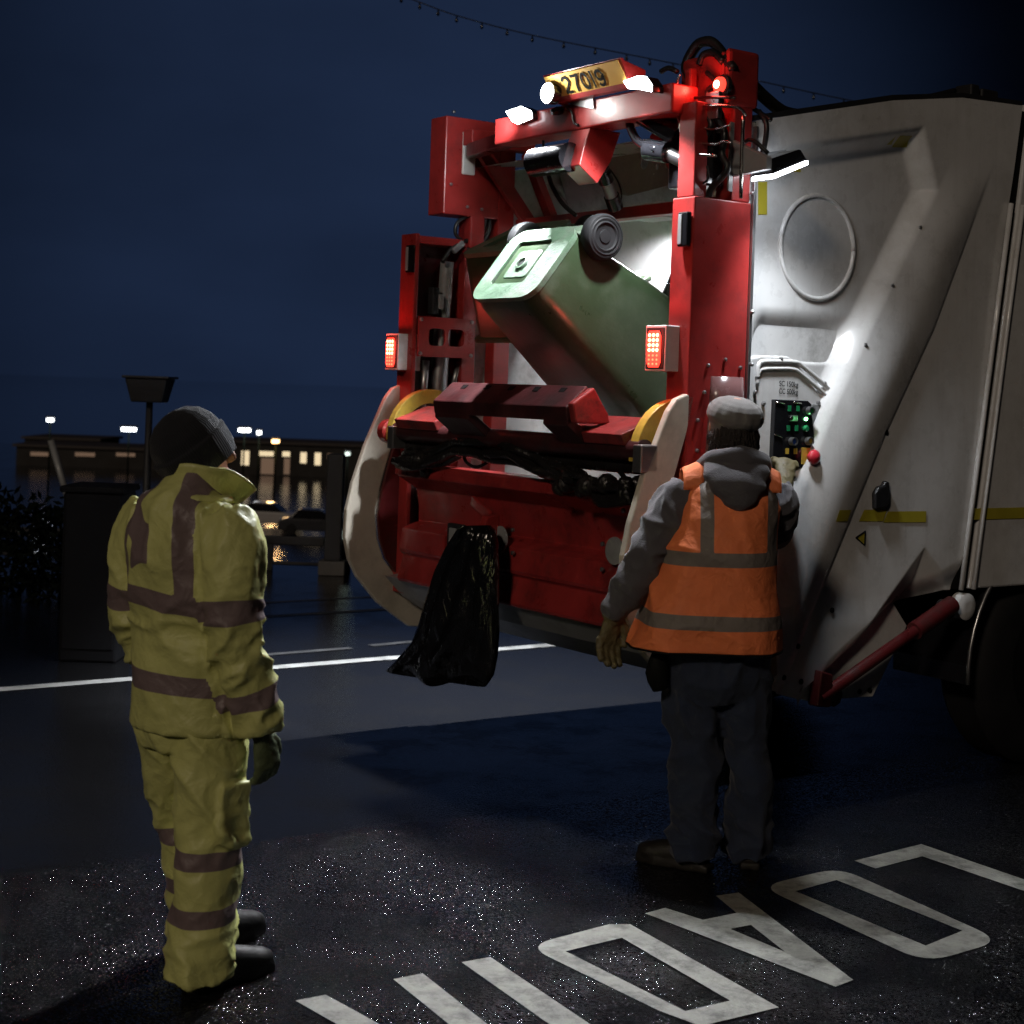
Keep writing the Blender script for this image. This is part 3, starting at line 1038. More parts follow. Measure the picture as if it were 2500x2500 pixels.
for ch in '27019':
    xs.append(tot + wd[ch] / 2)
    tot += wd[ch] + 0.16
tot -= 0.16
for ch, xo in zip('27019', xs):
    for st in DIG[ch]:
        P = [Vector(((x * 0.86 + (xo - tot / 2)) * hgt, (y - 0.5) * hgt)) for x, y in st]
        w = 0.082 * hgt
        vs = []
        for i, q in enumerate(P):
            d = (P[min(i + 1, len(P) - 1)] - P[max(i - 1, 0)]).normalized()
            nn = Vector((-d.y, d.x)) * w
            if 0 < i < len(P) - 1:
                d0 = (P[i] - P[i - 1]).normalized()
                nn = nn / max(0.5, d.dot(d0))
            for sg in (1, -1):
                c2 = q + nn * sg
                vs.append(pc + pu * (c2.x - 0.008) + pv * c2.y + pn * 0.0045)
        lt.add(vs, [(2 * i, 2 * i + 1, 2 * i + 3, 2 * i + 2) for i in range(len(P) - 1)])
lt.build('plate_digits', 'ink', plate)
s0, s1, s2, s3 = A(*ss(365, 470), -.09), A(*ss(635, 425), -.09), A(*ss(640, 535), -.09), A(*ss(540, 520), -.09)
MB().prism([s0, s1, s2, s3], (0.01, 0, 0)).build('sensor_bracket', 'steel', T_, bevel=0.002)
MB().bar((0.02, 1.34, 2.93), (0.24, 2.02, 2.96), 0.07, 0.07).build('beam_link', 'dark_red', T_, bevel=0.006)  # dark end of the crossbeam; its darker red paints in the shade behind the lamp
q = A(*ss(360, 550), -.1)
MB().lathe([(0.018, -0.02), (0.02, 0.0), (0.014, 0.03)], q, (-1, 0.3, -0.3), 10).build('reversing_camera', 'gloss_black', T_, smooth='auto')
MB().tube([A(*ss(*p), -.09) for p in ((430, 525), (470, 560), (485, 640), (520, 660))], 0.006, 6, sub=4).build('lamp_cable', 'black', T_, smooth=True)
MB().tube([A(*ss(248, 690), 0.0), A(*ss(246, 830), 0.0)], 0.006, 6).build('lamp_cable', 'black', T_)

# --- arm with buffer roller, damper
arm = [(a, z) for a, z in ((-0.07, 2.885), (0.10, 2.885), (0.05, 2.75), (-0.02, 2.65), (-0.12, 2.72), (-0.10, 2.80))]
b_arm = A(*ss(600, 800), -0.03)[1]
MB().prism([(a, b_arm - 0.06, z) for a, z in arm], (0, 0.13, 0)).build('buffer_arm', 'red', T_, bevel=0.004)
c0, c1 = A(*ss(180, 960), -0.12), A(*ss(462, 912), -0.12)
MB().lathe([(0.045, 0.0), (0.064, 0.0), (0.064, (Vector(c0) - Vector(c1)).length), (0.0, (Vector(c0) - Vector(c1)).length)], (c1[0], c1[1], c1[2]), (0, 1, 0), 28).build('buffer_roller', 'gloss_black', T_, smooth='auto')
MB().lathe([(0.044, 0.012), (0.044, 0.014)], (c1[0], c1[1], c1[2]), (0, 1, 0), 24).build('roller_cap', 'black', T_)
d0, d1, d2 = Vector(A(*ss(620, 830), 0.18)), Vector(A(*ss(705, 1010), 0.26)), Vector(A(*ss(815, 1310), 0.40))
bel = MB()
for k in range(13):
    pp = d0.lerp(d1, k / 12)
    bel.lathe([(0.018, -0.006), (0.034 - 0.008 * k / 12 * 0, 0.0), (0.018, 0.006)], pp, d1 - d0, 14)
bel.build('bellows', 'black', T_, smooth='auto')
L_ = (d2 - d1).length
MB().lathe([(0.036, 0), (0.036, 0.07), (0.031, 0.075), (0.031, L_ - 0.07), (0.036, L_ - 0.065), (0.030, L_)], d1, d2 - d1, 18).build('damper', 'steel', T_, smooth='auto')
MB().lathe([(0.0365, 0), (0.0365, 0.07), (0.033, 0.072), (0.02, 0.001)], d1, d2 - d1, 18).build('damper_collar', 'gloss_black', T_, smooth='auto')
MB().lathe([(0.037, 0), (0.037, 0.07), (0.02, 0.072)], d2 - (d2 - d1).normalized() * 0.07, d2 - d1, 18).build('damper_collar', 'gloss_black', T_, smooth='auto')
MB().tube([A(*ss(*p), 0.3) for p in ((290, 1060), (320, 1150), (400, 1280), (500, 1370))], 0.011, 8, sub=4).build('hydraulic_hose', 'black', T_, smooth=True)
MB().tube([A(*ss(*p), 0.3) for p in ((770, 1010), (830, 1100), (860, 1200), (850, 1300))], 0.004, 6, sub=4).build('lamp_cable', 'black', T_, smooth=True)

# --- lower beam, braces, far cabinet
MB().box((0.55, 0.12, 2.585), (0.62, 2.06, 2.64)).build('lift_beam', 'red', T_, bevel=0.005)
MB().box((0.10, 2.06, 2.63), (0.44, WB - 0.012, 3.13)).build('lift_cabinet', 'red', T_, bevel=0.006)
MB().box((0.20, 2.048, 2.84), (0.28, 2.062, 3.06)).build('cabinet_plate', 'white', T_, bevel=0.01)
bl = MB()
for px, py in ((1107, 273), (1100, 450), (1140, 505), (1175, 511), (1213, 293)):
    bl.lathe([(0.008, 0), (0.008, 0.01), (0.004, 0.013)], B(px, py, 2.058), (0, -1, 0), 8)
bolt_set(bl)
MB().box((0.20, 1.97, 2.985), (0.60, 2.055, 3.065)).build('cabinet_arm', 'red', T_, bevel=0.006)
MB().bar((0.26, 2.01, 3.0), (0.585, 1.985, 2.62), 0.03, 0.075, (1, 0, 1)).build('brace', 'red', T_, bevel=0.004)
MB().bar((0.56, 1.99, 2.98), (0.595, 1.80, 2.63), 0.05, 0.05, (1, 0, 0)).build('brace', 'red', T_, bevel=0.004)
MB().box((0.44, 2.06, 1.2), (0.54, WB - 0.08, 3.0)).build('rear_post', 'red', T_, bevel=0.005)
# far column: open channel with a lift cylinder in it
MB().box((-0.03, WB - 0.02, 0.7), (0.33, WB, 2.50)).build('column_back', 'dark_red', T_)
MB().box((-0.045, WB - 0.14, 0.7), (-0.02, WB + 0.002, 2.52)).build('lift_column', 'red', T_, bevel=0.005)
MB().box((0.26, WB - 0.13, 0.9), (0.345, WB - 0.022, 2.49)).build('column_flange', 'red', T_, bevel=0.005)
MB().box((-0.02, WB - 0.14, 2.47), (0.26, WB, 2.51)).build('column_cap', 'red', T_, bevel=0.005)
cy0, cy1 = Vector(B(1092, 640, WB - 0.08)), Vector(B(1068, 985, WB - 0.08))
MB().tube([cy0, cy0.lerp(cy1, 0.5)], 0.036, 16).build('lift_cylinder', 'grey', T_, smooth='auto')
MB().tube([cy0.lerp(cy1, 0.42), cy1], 0.045, 16).build('lift_cylinder', 'steel', T_, smooth='auto')
q = B(1062, 735, WB - 0.12)
MB().box((q[0] - 0.02, WB - 0.13, q[2] - 0.07), (q[0] + 0.02, WB - 0.08, q[2] + 0.07)).build('cylinder_valve', 'dark_metal', T_, bevel=0.006)
q = B(1070, 735, WB - 0.13)
MB().box((q[0], WB - 0.14, q[2] - 0.04), (q[0] + 0.03, WB - 0.10, q[2] + 0.035)).build('valve_label', 'grey', T_, bevel=0.004)
for px0, py0, px1, py1, r in ((1010, 880, 1020, 1000, 0.02), (1090, 885, 1092, 960, 0.016)):
    MB().tube([B(px0 + 30, py0, WB - 0.10), B(px1 + 10, py1, WB - 0.10)], r, 10).build('braided_hose', 'steel', T_, smooth=True)
c = [B(1020, 772, 2.07), B(1153, 780, 2.07), B(1143, 880, 2.07), B(1016, 865, 2.07)]
a0_, a1_ = c[0][0], c[1][0]
z1_, z0_ = (c[0][2] + c[1][2]) / 2, (c[2][2] + c[3][2]) / 2
def slotted():
    bm = bmesh.new()
    es = []
    b_ = 2.068
    loops = [[(a0_, z0_), (a1_, z0_), (a1_, z1_), (a0_, z1_)]]
    w_ = a1_ - a0_
    for k in (0, 1):
        ca, cz, rx, rz = a0_ + w_ * (0.335 + 0.35 * k), (z0_ + z1_) / 2, w_ * 0.145, (z1_ - z0_) * 0.22
        loops.append([(ca + rx * (abs(math.cos(t)) ** 0.4) * (1 if math.cos(t) >= 0 else -1), cz + rz * (abs(math.sin(t)) ** 0.4) * (1 if math.sin(t) >= 0 else -1)) for t in [2 * math.pi * i / 24 for i in range(24)]])
    for lp in loops:
        vs = [bm.verts.new((a, b_, z)) for a, z in lp]
        es += [bm.edges.new((vs[i], vs[(i + 1) % len(vs)])) for i in range(len(vs))]
    bmesh.ops.triangle_fill(bm, edges=es, use_beauty=True)
    me = bpy.data.meshes.new('slotted_plate')
    bm.to_mesh(me)
    bm.free()
    me.materials.append(M['red'])
    o = bpy.data.objects.new('slotted_plate', me)
    COL.objects.link(o)
    o.parent = T_
    md = o.modifiers.new('solid', 'SOLIDIFY')
    md.thickness = 0.01
slotted()
bl = MB()
for s_ in (a0_ + 0.012, a1_ - 0.012):
    for zz_ in (z0_ + 0.015, z1_ - 0.015):
        bl.lathe([(0.010, 0), (0.010, 0.012), (0.005, 0.016)], (s_, 2.062, zz_), (0, -1, 0), 8)
bolt_set(bl)
# hoses at the top of the far column
for pts, r in (([(1160, 520), (1120, 540), (1112, 570), (1130, 590)], 0.010), ([(1170, 520), (1185, 545), (1160, 580), (1110, 600), (1080, 640)], 0.013), ([(1195, 530), (1192, 570), (1165, 600), (1140, 610)], 0.012)):
    MB().tube([B(x, y, 2.09) for x, y in pts], r, 8, sub=5).build('hydraulic_hose', 'black', T_, smooth=True)
MB().box((0.27, 2.06, 2.47), (0.36, 2.18, 2.66)).build('cabinet_foot', 'red', T_, bevel=0.01)
q = B(1115, 607, 2.08)
MB().bar(B(1105, 615, 2.08), B(1130, 592, 2.08), 0.03, 0.03).build('hose_union', 'grey', T_, bevel=0.006)

# --- reflectors and tail lights
for px, py, b_, a in ((1002, 632, None, -0.055), (1671, 560, None, -0.045)):
    q = A(px, py, a)
    MB().box((a - 0.012, q[1] - 0.03, q[2] - 0.07), (a + 0.012, q[1] + 0.03, q[2] + 0.07)).build('reflector_lamp', 'gloss_black', T_, bevel=0.006)
    MB().box((a - 0.016, q[1] + 0.002, q[2] - 0.06), (a - 0.010, q[1] + 0.024, q[2] + 0.06)).build('reflector', 'grey', T_, bevel=0.002)
def tail_light(px0, py0, px1, py1, a):
    c = A((px0 + px1) / 2, (py0 + py1) / 2, a)
    w, h = 0.125, 0.185
    hs = MB().box((a, c[1] - w / 2, c[2] - h / 2), (a + 0.135, c[1] + w / 2, c[2] + h / 2)).build('tail_light', 'white', T_, bevel=0.004)
    MB().box((a - 0.004, c[1] - w / 2 + 0.008, c[2] - h / 2 + 0.01), (a + 0.001, c[1] + w / 2 - 0.008, c[2] + h / 2 - 0.01)).build('bezel', 'dark_metal', hs, bevel=0.002)
    def blob(z0, z1, w_, a_, m, n):
        pts = [(a_, c[1] + w_ * x, c[2] + (z0 + (z1 - z0) * y)) for x, y in ((-.7, 0), (.7, 0), (1, .15), (1, .85), (.7, 1), (-.7, 1), (-1, .85), (-1, .15))]
        MB().prism(pts, (0.006, 0, 0)).build(n, m, hs, bevel=0.002)
    blob(-0.078, 0.070, 0.042, a - 0.011, 'lens_r', 'lens')
    d = MB()
    for i in range(3):
        for j in range(4):
            d.lathe([(0.008, 0), (0.006, 0.004), (0.001, 0.005)], (a - 0.0115, c[1] - 0.024 + 0.024 * i, c[2] + 0.052 - 0.020 * j), (-1, 0, 0), 8)
    d.build('leds', 'led_r', hs)
    d = MB()
    for i in range(3):
        for j in range(3):
            d.lathe([(0.005, 0), (0.004, 0.003), (0.001, 0.004)], (a - 0.0115, c[1] - 0.024 + 0.024 * i, c[2] - 0.030 - 0.017 * j), (-1, 0, 0), 8)
    d.build('leds', 'led_r2', hs)
    light('tail_glow', 'POINT', (a - 0.07, c[1] + 0.03, c[2] + 0.02), None, 2.6, (1, 0.07, 0.05), 0.04, parent=T_)
tail_light(939, 817, 974, 900, -0.10)
tail_light(1575, 798, 1625, 902, -0.10)

# --- comb saddle, shaft, arms
prof = [(-0.25, 1.775), (-0.355, 1.685), (-0.345, 1.625), (-0.20, 1.70)]
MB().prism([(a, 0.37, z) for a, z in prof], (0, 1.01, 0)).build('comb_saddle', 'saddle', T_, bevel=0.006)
ho = MB()
sl = Vector((-0.105, 0, -0.09)).normalized()
nn_ = Vector((-0.09, 0, 0.105)).normalized()
for k in range(5):
    c = Vector((-0.275, 0.50 + 0.185 * k, 1.7535)) + nn_ * 0.001
    ho.prism([c + Vector((0, -0.022, 0)) - sl * 0.012, c + Vector((0, 0.022, 0)) - sl * 0.012, c + Vector((0, 0.018, 0)) + sl * 0.014, c + Vector((0, -0.018, 0)) + sl * 0.014], nn_ * 0.0015)
split_build(ho, 'comb_slot', 'ink', T_, False)
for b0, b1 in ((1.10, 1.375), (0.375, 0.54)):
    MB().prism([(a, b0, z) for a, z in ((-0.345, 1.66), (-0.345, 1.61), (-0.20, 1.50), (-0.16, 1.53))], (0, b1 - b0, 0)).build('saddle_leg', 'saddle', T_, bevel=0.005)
MB().prism([(a, 0.335, z) for a, z in ((-0.24, 1.77), (-0.35, 1.70), (-0.33, 1.62), (-0.15, 1.62), (-0.16, 1.66))], (0, 0.035, 0)).build('saddle_end', 'worn_red', T_, bevel=0.008)
for b0, b1 in ((1.50, 1.86), (0.12, 0.50)):
    MB().prism([(a, b0, z) for a, z in ((-0.27, 1.585), (-0.08, 1.655), (-0.06, 1.60), (-0.25, 1.54))], (0, b1 - b0, 0)).build('lift_arm_cover', 'worn_red', T_, bevel=0.005)
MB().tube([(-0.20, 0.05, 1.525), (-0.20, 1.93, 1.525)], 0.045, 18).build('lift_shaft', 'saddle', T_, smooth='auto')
MB().tube([(-0.16, 0.06, 1.455), (-0.16, 1.9, 1.455)], 0.03, 12).build('lift_shaft', 'greasy', T_, smooth='auto')
for b_ in (1.94, 0.06):
    pts_o = [(0.0 + 0.235 * math.cos(t), b_, 1.50 + 0.235 * math.sin(t)) for t in [R(185 - 9 * k) for k in range(13)]]
    pts_i = [(0.0 + 0.165 * math.cos(t), b_, 1.50 + 0.165 * math.sin(t)) for t in [R(185 - 9 * k) for k in range(13)]]
    MB().prism(pts_o + pts_i[::-1], (0, 0.05, 0)).build('swing_arm', 'yellow', T_, bevel=0.004)
    MB().box((-0.26, b_ - 0.06, 1.44), (-0.17, b_ - 0.005, 1.55)).build('shaft_clamp', 'steel', T_, bevel=0.006)
MB().lathe([(0.05, 0), (0.06, 0.01), (0.06, 0.06), (0.03, 0.075)], (-0.19, 1.99, 1.52), (0, 1, 0), 18).build('shaft_end', 'red', T_, smooth='auto')
# greasy hose run below the shaft
rng = random.Random(3)
for k in range(6):
    pts, rr = [], []
    for i in range(12):
        b_ = 0.10 + 1.78 * i / 11
        droop = 0.0
        if i < 6:
            droop = 0.035 * math.sin(i * 0.9 + 0.6)
        gap = 0.085 * sm(b_, 0.75, 0.95) * sm(b_, 1.62, 1.45)
        pts.append((-0.20 + rng.uniform(-0.05, 0.03), b_, 1.415 - 0.012 * k - droop * (gap < 0.02) + gap + rng.uniform(-0.018, 0.018) * (0.4 if gap > 0.02 else 1)))
        rr.append(0.011 + rng.uniform(0, 0.014))
    MB().tube(pts, rr, 8, sub=4).build('greasy_hose', 'greasy', T_, smooth=True)
for c0, w_ in ((1.66, 0.05), (0.62, 0.14), (0.40, 0.13), (0.20, 0.08)):
    m_ = MB()
    for i in range(5):
        c = Vector((-0.19 + rng.uniform(-0.04, 0.04), c0 + rng.uniform(-w_, w_), 1.37 + rng.uniform(-0.035, 0.03)))
        r_ = rng.uniform(0.025, 0.05)
        m_.lathe([(r_ * 0.4, -r_), (r_, -r_ * 0.5), (r_ * 0.95, r_ * 0.4), (r_ * 0.4, r_)], c, (rng.uniform(-1, 1), 1.5, rng.uniform(-.6, .6)), 10)
    m_.build('valve_manifold', 'greasy', T_, smooth='auto', bevel=0.006)
MB().tube([A(*p, -0.2) for p in ((1128, 1105), (1140, 1130), (1165, 1140), (1195, 1125), (1205, 1110))], 0.008, 8, sub=4).build('greasy_hose', 'greasy', T_, smooth=True)
MB().bar(A(1512, 1150, -0.2), A(1540, 1185, -0.2), 0.008, 0.02).build('hose_strap', 'greasy', T_)

# --- tail board and lower panels
bp = [(-0.15, 1.365), (-0.17, 1.35), (-0.175, 1.305), (-0.155, 1.295), (-0.06, 1.24), (-0.03, 1.08), (-0.10, 1.062), (-0.135, 1.045),
      (-0.15, 0.945), (-0.145, 0.93), (-0.125, 0.915), (-0.155, 0.80), (-0.15, 0.785), (0.0, 0.75), (0.02, 1.3), (-0.02, 1.365)]
MB().prism([(a, 0.10, z) for a, z in bp], (0, 1.87, 0)).build('tail_board', 'board_red', T_, bevel=0.006)
e0 = 1.975
edge = [(-0.175, 1.31), (-0.17, 1.35), (-0.15, 1.37), (0.0, 1.37), (0.02, 0.85), (-0.02, 0.85), (-0.03, 1.24), (-0.12, 1.30)]
MB().prism([(a, e0, z) for a, z in edge], (0, 0.02, 0)).build('board_end', 'red', T_, bevel=0.006)
bl = MB()
for px, py in ((1254, 1294), (1254, 1350), (1473, 1328), (1472, 1390), (1524, 1247), (1036, 1140)):
    bl.lathe([(0.010, 0), (0.010, 0.010), (0.005, 0.013)], A(px, py, -0.152), (-1, 0, 0), 8)
bolt_set(bl)
for px, py in ((1222, 1315), (1502, 1345)):
    q = A(px, py, -0.155)
    MB().lathe([(0.058, 0), (0.056, 0.008), (0.02, 0.010)], q, (-1, 0, 0), 24).build('pivot_disc', 'grey', T_, smooth='auto')
q = A(1205, 1292, -0.17)
MB().prism([(-0.15, q[1] - 0.02, q[2] + 0.07), (-0.22, q[1] - 0.02, q[2] + 0.06), (-0.24, q[1] - 0.02, q[2] + 0.0), (-0.20, q[1] - 0.02, q[2] - 0.06), (-0.15, q[1] - 0.02, q[2] - 0.05)], (0, 0.045, 0)).build('lifting_hook', 'red', T_, bevel=0.008)
q = A(1116, 1315, -0.16)
MB().box((-0.18, q[1] - 0.06, q[2] - 0.09), (-0.15, q[1] + 0.06, q[2] + 0.07)).build('lamp_bracket', 'dark_metal', T_, bevel=0.006)
MB().box((-0.19, q[1] - 0.025, q[2] - 0.03), (-0.178, q[1] + 0.03, q[2] + 0.05)).build('licence_lamp', 'grey', T_, bevel=0.005)
q = A(1090, 1325, -0.15)
MB().box((-0.17, q[1] - 0.012, q[2] - 0.035), (-0.15, q[1] + 0.012, q[2] + 0.035)).build('reflector', 'red', T_, bevel=0.004)
MB().bar((-0.07, 1.45, 1.22), (-0.10, 1.25, 1.16), 0.02, 0.05).build('board_link', 'red', T_, bevel=0.006)
MB().bar((-0.10, 1.25, 1.16), (-0.12, 1.33, 1.09), 0.03, 0.03).build('board_link', 'red', T_, bevel=0.006)
# hopper belly and cheeks
by = [(-0.13, 0.79), (-0.02, 0.68), (0.15, 0.58), (0.4, 0.52), (0.9, 0.62), (0.9, 0.7), (0.4, 0.62), (0.15, 0.7), (0.0, 0.8)]
MB().prism([(a, 0.09, z) for a, z in by], (0, WB - 0.18, 0)).build('hopper_belly', 'grey', T_)
wo = [(-0.035, 1.755), (-0.085, 1.735), (-0.125, 1.685), (-0.235, 1.44), (-0.30, 1.25), (-0.328, 1.12), (-0.332, 0.98), (-0.305, 0.87), (-0.255, 0.78), (-0.13, 0.645), (0.06, 0.515), (0.21, 0.50)]
wi = [(0.20, 0.648), (0.09, 0.678), (-0.037, 0.788), (-0.105, 0.87), (-0.145, 0.97), (-0.16, 1.083), (-0.14, 1.22), (-0.105, 1.353), (-0.05, 1.53), (0.0, 1.68), (0.01, 1.75)]
for b_ in (WB - 0.035, 0.0):
    MB().prism([(a, b_, z) for a, z in wo + wi], (0, 0.035, 0)).build('side_wing', 'cream', T_, bevel=0.008)
ck = wi[::-1] + [(0.3, 0.56), (0.3, 1.75)]
for b_ in (WB - 0.06, 0.04):
    MB().prism([(a, b_, z) for a, z in ck], (0, 0.02, 0)).build('hopper_cheek', 'dark_red', T_)

# --- control station on the near side
def cz(x, y, b_=0.04):
    return B(1840 + .207 * x, 860 + .207 * y, b_)
cov = [(0.31, 1.12), (0.31, 1.845), (0.325, 1.885), (0.36, 1.915), (0.41, 1.926), (0.565, 1.93), (0.61, 1.915), (0.80, 1.735), (0.81, 1.70), (0.70, 1.47), (0.56, 1.16)]
MB().prism([(a, 0.048, z) for a, z in cov], (0, 0.06, 0)).build('control_cover', 'white', T_, bevel=0.008)
for pts, rr in (([(42, 300), (48, 200), (58, 150), (105, 112), (300, 108), (480, 118), (565, 155), (850, 400), (900, 470)], 0.011),
                ([(42, 370), (46, 290), (58, 245), (105, 200), (290, 192), (470, 200), (560, 255), (830, 490), (925, 640)], 0.009)):
    MB().tube([cz(x, y, 0.046) for x, y in pts], rr, 8, sub=4).build('cover_rib', 'white', T_, smooth=True)
bl = MB()
for px, py in ((1905, 876), (2011, 936), (1842, 957), (1996, 984), (2045, 988), (2007, 1076), (2022, 1015), (1987, 1091), (1862, 985)):
    bl.lathe([(0.009, 0), (0.009, 0.010), (0.004, 0.014)], B(px, py, 0.048), (0, -1, 0), 8)
for px, py in ((2246, 555), (2178, 697), (2111, 842)):
    q = B(px, py, 0.0)
    bl.lathe([(0.008, 0), (0.008, 0.008), (0.004, 0.011)], (q[0], -h_side(q[0], q[2]), q[2]), (0, -1, 0), 8)
for px, py in ((1836, 397), (1834, 472), (1834, 762), (1832, 890)):
    bl.lathe([(0.008, 0), (0.008, 0.012), (0.004, 0.016)], B(px, py, -0.01), (0, -1, 0), 8)
bolt_set(bl)
cb = [cz(225, 555), cz(610, 572), cz(650, 610), cz(690, 1080), cz(640, 1370), cz(190, 1370)]
box = MB().prism([(p[0], 0.022, p[2]) for p in cb], (0, 0.028, 0)).build('control_box', 'gloss_black', T_, bevel=0.004)
MB().prism([(p[0], 0.040, p[2]) for p in (cz(690, 610), cz(870, 620), cz(885, 655), cz(700, 1085))], (0, 0.010, 0)).build('backing_plate', 'grey', T_, bevel=0.003)
def disc(name, x, y, r, h, m, b_=0.022, dome=0.7, parent=box):
    q = cz(x, y, b_)
    return MB().lathe([(r, 0), (r, h * dome), (r * 0.75, h), (r * 0.1, h * 1.03)], (q[0], b_, q[2]), (0, -1, 0), 20).build(name, m, parent, smooth='auto')
def bezel(x, y, r=0.018, h=0.022, b_=0.022):
    q = cz(x, y, b_)
    MB().lathe([(r * 0.72, 0.0), (r, 0), (r, h), (r * 0.78, h), (r * 0.72, h * 0.4)], (q[0], b_, q[2]), (0, -1, 0), 20).build('button_bezel', 'steel', box, smooth='auto')
for x, y, m in ((650, 690, 'green_btn'), (445, 1050, 'blue_btn'), (635, 1045, 'yellow')):
    bezel(x, y)
    disc('button', x, y, 0.013, 0.018, m)
disc('button', 605, 900, 0.014, 0.014, 'green_btn')
disc('indicator_led', 612, 787, 0.007, 0.008, 'led_g')
q = cz(612, 787, -0.02)
light('led_glow', 'POINT', q, None, 0.012, (0.2, 1, 0.3), 0.01, parent=T_)
MB().prism([(p[0], 0.019, p[2]) for p in (cz(530, 1120), cz(650, 1125), cz(640, 1320), cz(525, 1315))], (0, 0.004, 0)).build('stop_plate', 'yellow', box)
q = cz(648, 1232, 0.02)
MB().lathe([(0.014, 0), (0.014, 0.018), (0.029, 0.020), (0.033, 0.029), (0.030, 0.039), (0.018, 0.047), (0.002, 0.052)], (q[0], 0.018, q[2]), (0, -1, 0), 24).build('emergency_stop', 'red_btn', box, smooth=True)
lb_ = MB()
for x, y in ((385, 660), (485, 660), (372, 893), (468, 893)):
    q = cz(x, y)
    lb_.box((q[0] - 0.009, 0.0195, q[2] - 0.012), (q[0] + 0.009, 0.0222, q[2] + 0.012))
split_build(lb_, 'button_label', 'green_btn', box, False)
lb_ = MB()
for x, y in ((357, 1163), (455, 1163)):
    q = cz(x, y)
    lb_.box((q[0] - 0.009, 0.0195, q[2] - 0.012), (q[0] + 0.009, 0.0222, q[2] + 0.012))
split_build(lb_, 'button_label', 'yellow', box, False)
q = cz(428, 778)
MB().box((q[0] - 0.024, 0.017, q[2] - 0.013), (q[0] + 0.024, 0.0222, q[2] + 0.013)).build('switch_plate', 'steel', box, bevel=0.003)
disc('key_switch', 432, 775, 0.010, 0.012, 'gloss_black', 0.018)
lb_ = MB()
for x0, y0, x1, y1 in ((265, 590, 365, 605), (470, 590, 565, 605), (245, 965, 335, 1005)):
    lb_.tube([cz(x0, y0, 0.02), cz(x1, y1, 0.02)], 0.003, 6)
split_build(lb_, 'hinge_pin', 'chrome', box, True)
q, q2 = cz(413, 378, 0.0455), cz(410, 468, 0.0455)
text_mesh('weight_text', 'SC 150kg', 0.112, 0.030, 'ink', T_, (q[0], 0.0455, q[2]), (1, 0, -0.02), (0, 0, 1))
text_mesh('weight_text', 'CC 500kg', 0.112, 0.030, 'ink', T_, (q2[0], 0.0455, q2[2]), (1, 0, -0.02), (0, 0, 1))

# --- decals that follow the pressed sheet
def decal(name, quad, m, n=12):
    P = [B(*p, 0.0) for p in quad]
    def fn(u, v):
        a = (P[0][0] * (1 - u) + P[1][0] * u) * (1 - v) + (P[3][0] * (1 - u) + P[2][0] * u) * v
        z = (P[0][2] * (1 - u) + P[1][2] * u) * (1 - v) + (P[3][2] * (1 - u) + P[2][2] * u) * v
        return (a, -h_side(a, z) - 0.003, z)
    return MB().grid(fn, n, n).build(name, m, T_, smooth=True)
decal('reflective_tape', [(2037, 1244), (2072, 1244), (2064, 1272), (2028, 1272)], 'tape')
decal('reflective_tape', [(2112, 1245), (2168, 1244), (2158, 1273), (2099, 1273)], 'tape')
decal('reflective_tape', [(2170, 1249), (2262, 1248), (2261, 1275), (2158, 1276)], 'tape')
decal('reflective_tape', [(1881, 440), (1903, 440), (1903, 521), (1881, 521)], 'tape')
decal('reflective_tape', [(1945, 388), (1985, 394), (1985, 417), (1945, 413)], 'tape')
w0 = decal('warning_triangle', [(2092, 1313), (2114, 1297), (2112, 1331), (2092, 1313)], 'tape', 6)
q = [B(*p, 0.0) for p in ((2092, 1313), (2114, 1297), (2112, 1331))]
MB().tube([(p[0], -h_side(p[0], p[2]) - 0.004, p[2]) for p in q + q[:1]], 0.004, 6).build('triangle_border', 'ink', w0)
decal('warning_label', [(2206, 330), (2240, 330), (2240, 356), (2206, 356)], 'tape')
decal('warning_label', [(2195, 332), (2201, 350), (2188, 350), (2195, 332)], 'tape', 5)
q = B(2148, 1215, 0)
MB().prism([(q[0] + x, 0.012, q[2] + y) for x, y in ((-0.04, -0.05), (-0.045, 0.02), (-0.02, 0.05), (0.01, 0.055), (0.02, 0.075), (0.045, 0.07), (0.05, -0.02), (0.03, -0.045))], (0, -0.028, 0)).build('rubber_flap', 'black', T_, bevel=0.008)

# --- side work lamp on its bracket
sb = [B(*p, 0.01) for p in ((1832, 330), (1890, 305), (1918, 345), (1925, 395), (1860, 430), (1833, 440))]
MB().prism(sb, (0, 0.03, 0)).build('lamp_bracket', 'grey', T_, bevel=0.005)
BL = -0.16
qa, qb = Vector(B(1862, 436, BL)), Vector(B(1945, 402, BL))
la = qa.lerp(qb, 0.5)
lh = MB().prism([(qa.x, BL - 0.06, qa.z + 0.012), (qb.x, BL - 0.06, qb.z + 0.012), (qb.x - 0.03, BL - 0.05, qb.z + 0.055), (qa.x + 0.0, BL - 0.05, qa.z + 0.075)], (0, 0.12, 0)).build('work_lamp', 'gloss_black', T_, bevel=0.006)
MB().prism([(qa.x, BL - 0.065, qa.z - 0.006), (qb.x, BL - 0.065, qb.z - 0.006), (qb.x, BL - 0.065, qb.z + 0.010), (qa.x, BL - 0.065, qa.z + 0.010)], (0, 0.13, 0)).build('lamp_glass', 'lens_side', lh, bevel=0.002)
MB().prism([(qa.x - 0.03, 0.0, qa.z + 0.02), (qa.x - 0.03, BL - 0.05, qa.z + 0.03), (qa.x - 0.03, BL - 0.05, qa.z + 0.08), (qa.x - 0.03, 0.0, qa.z + 0.17)], (0.03, 0, 0)).build('lamp_arm', 'grey', lh, bevel=0.004)
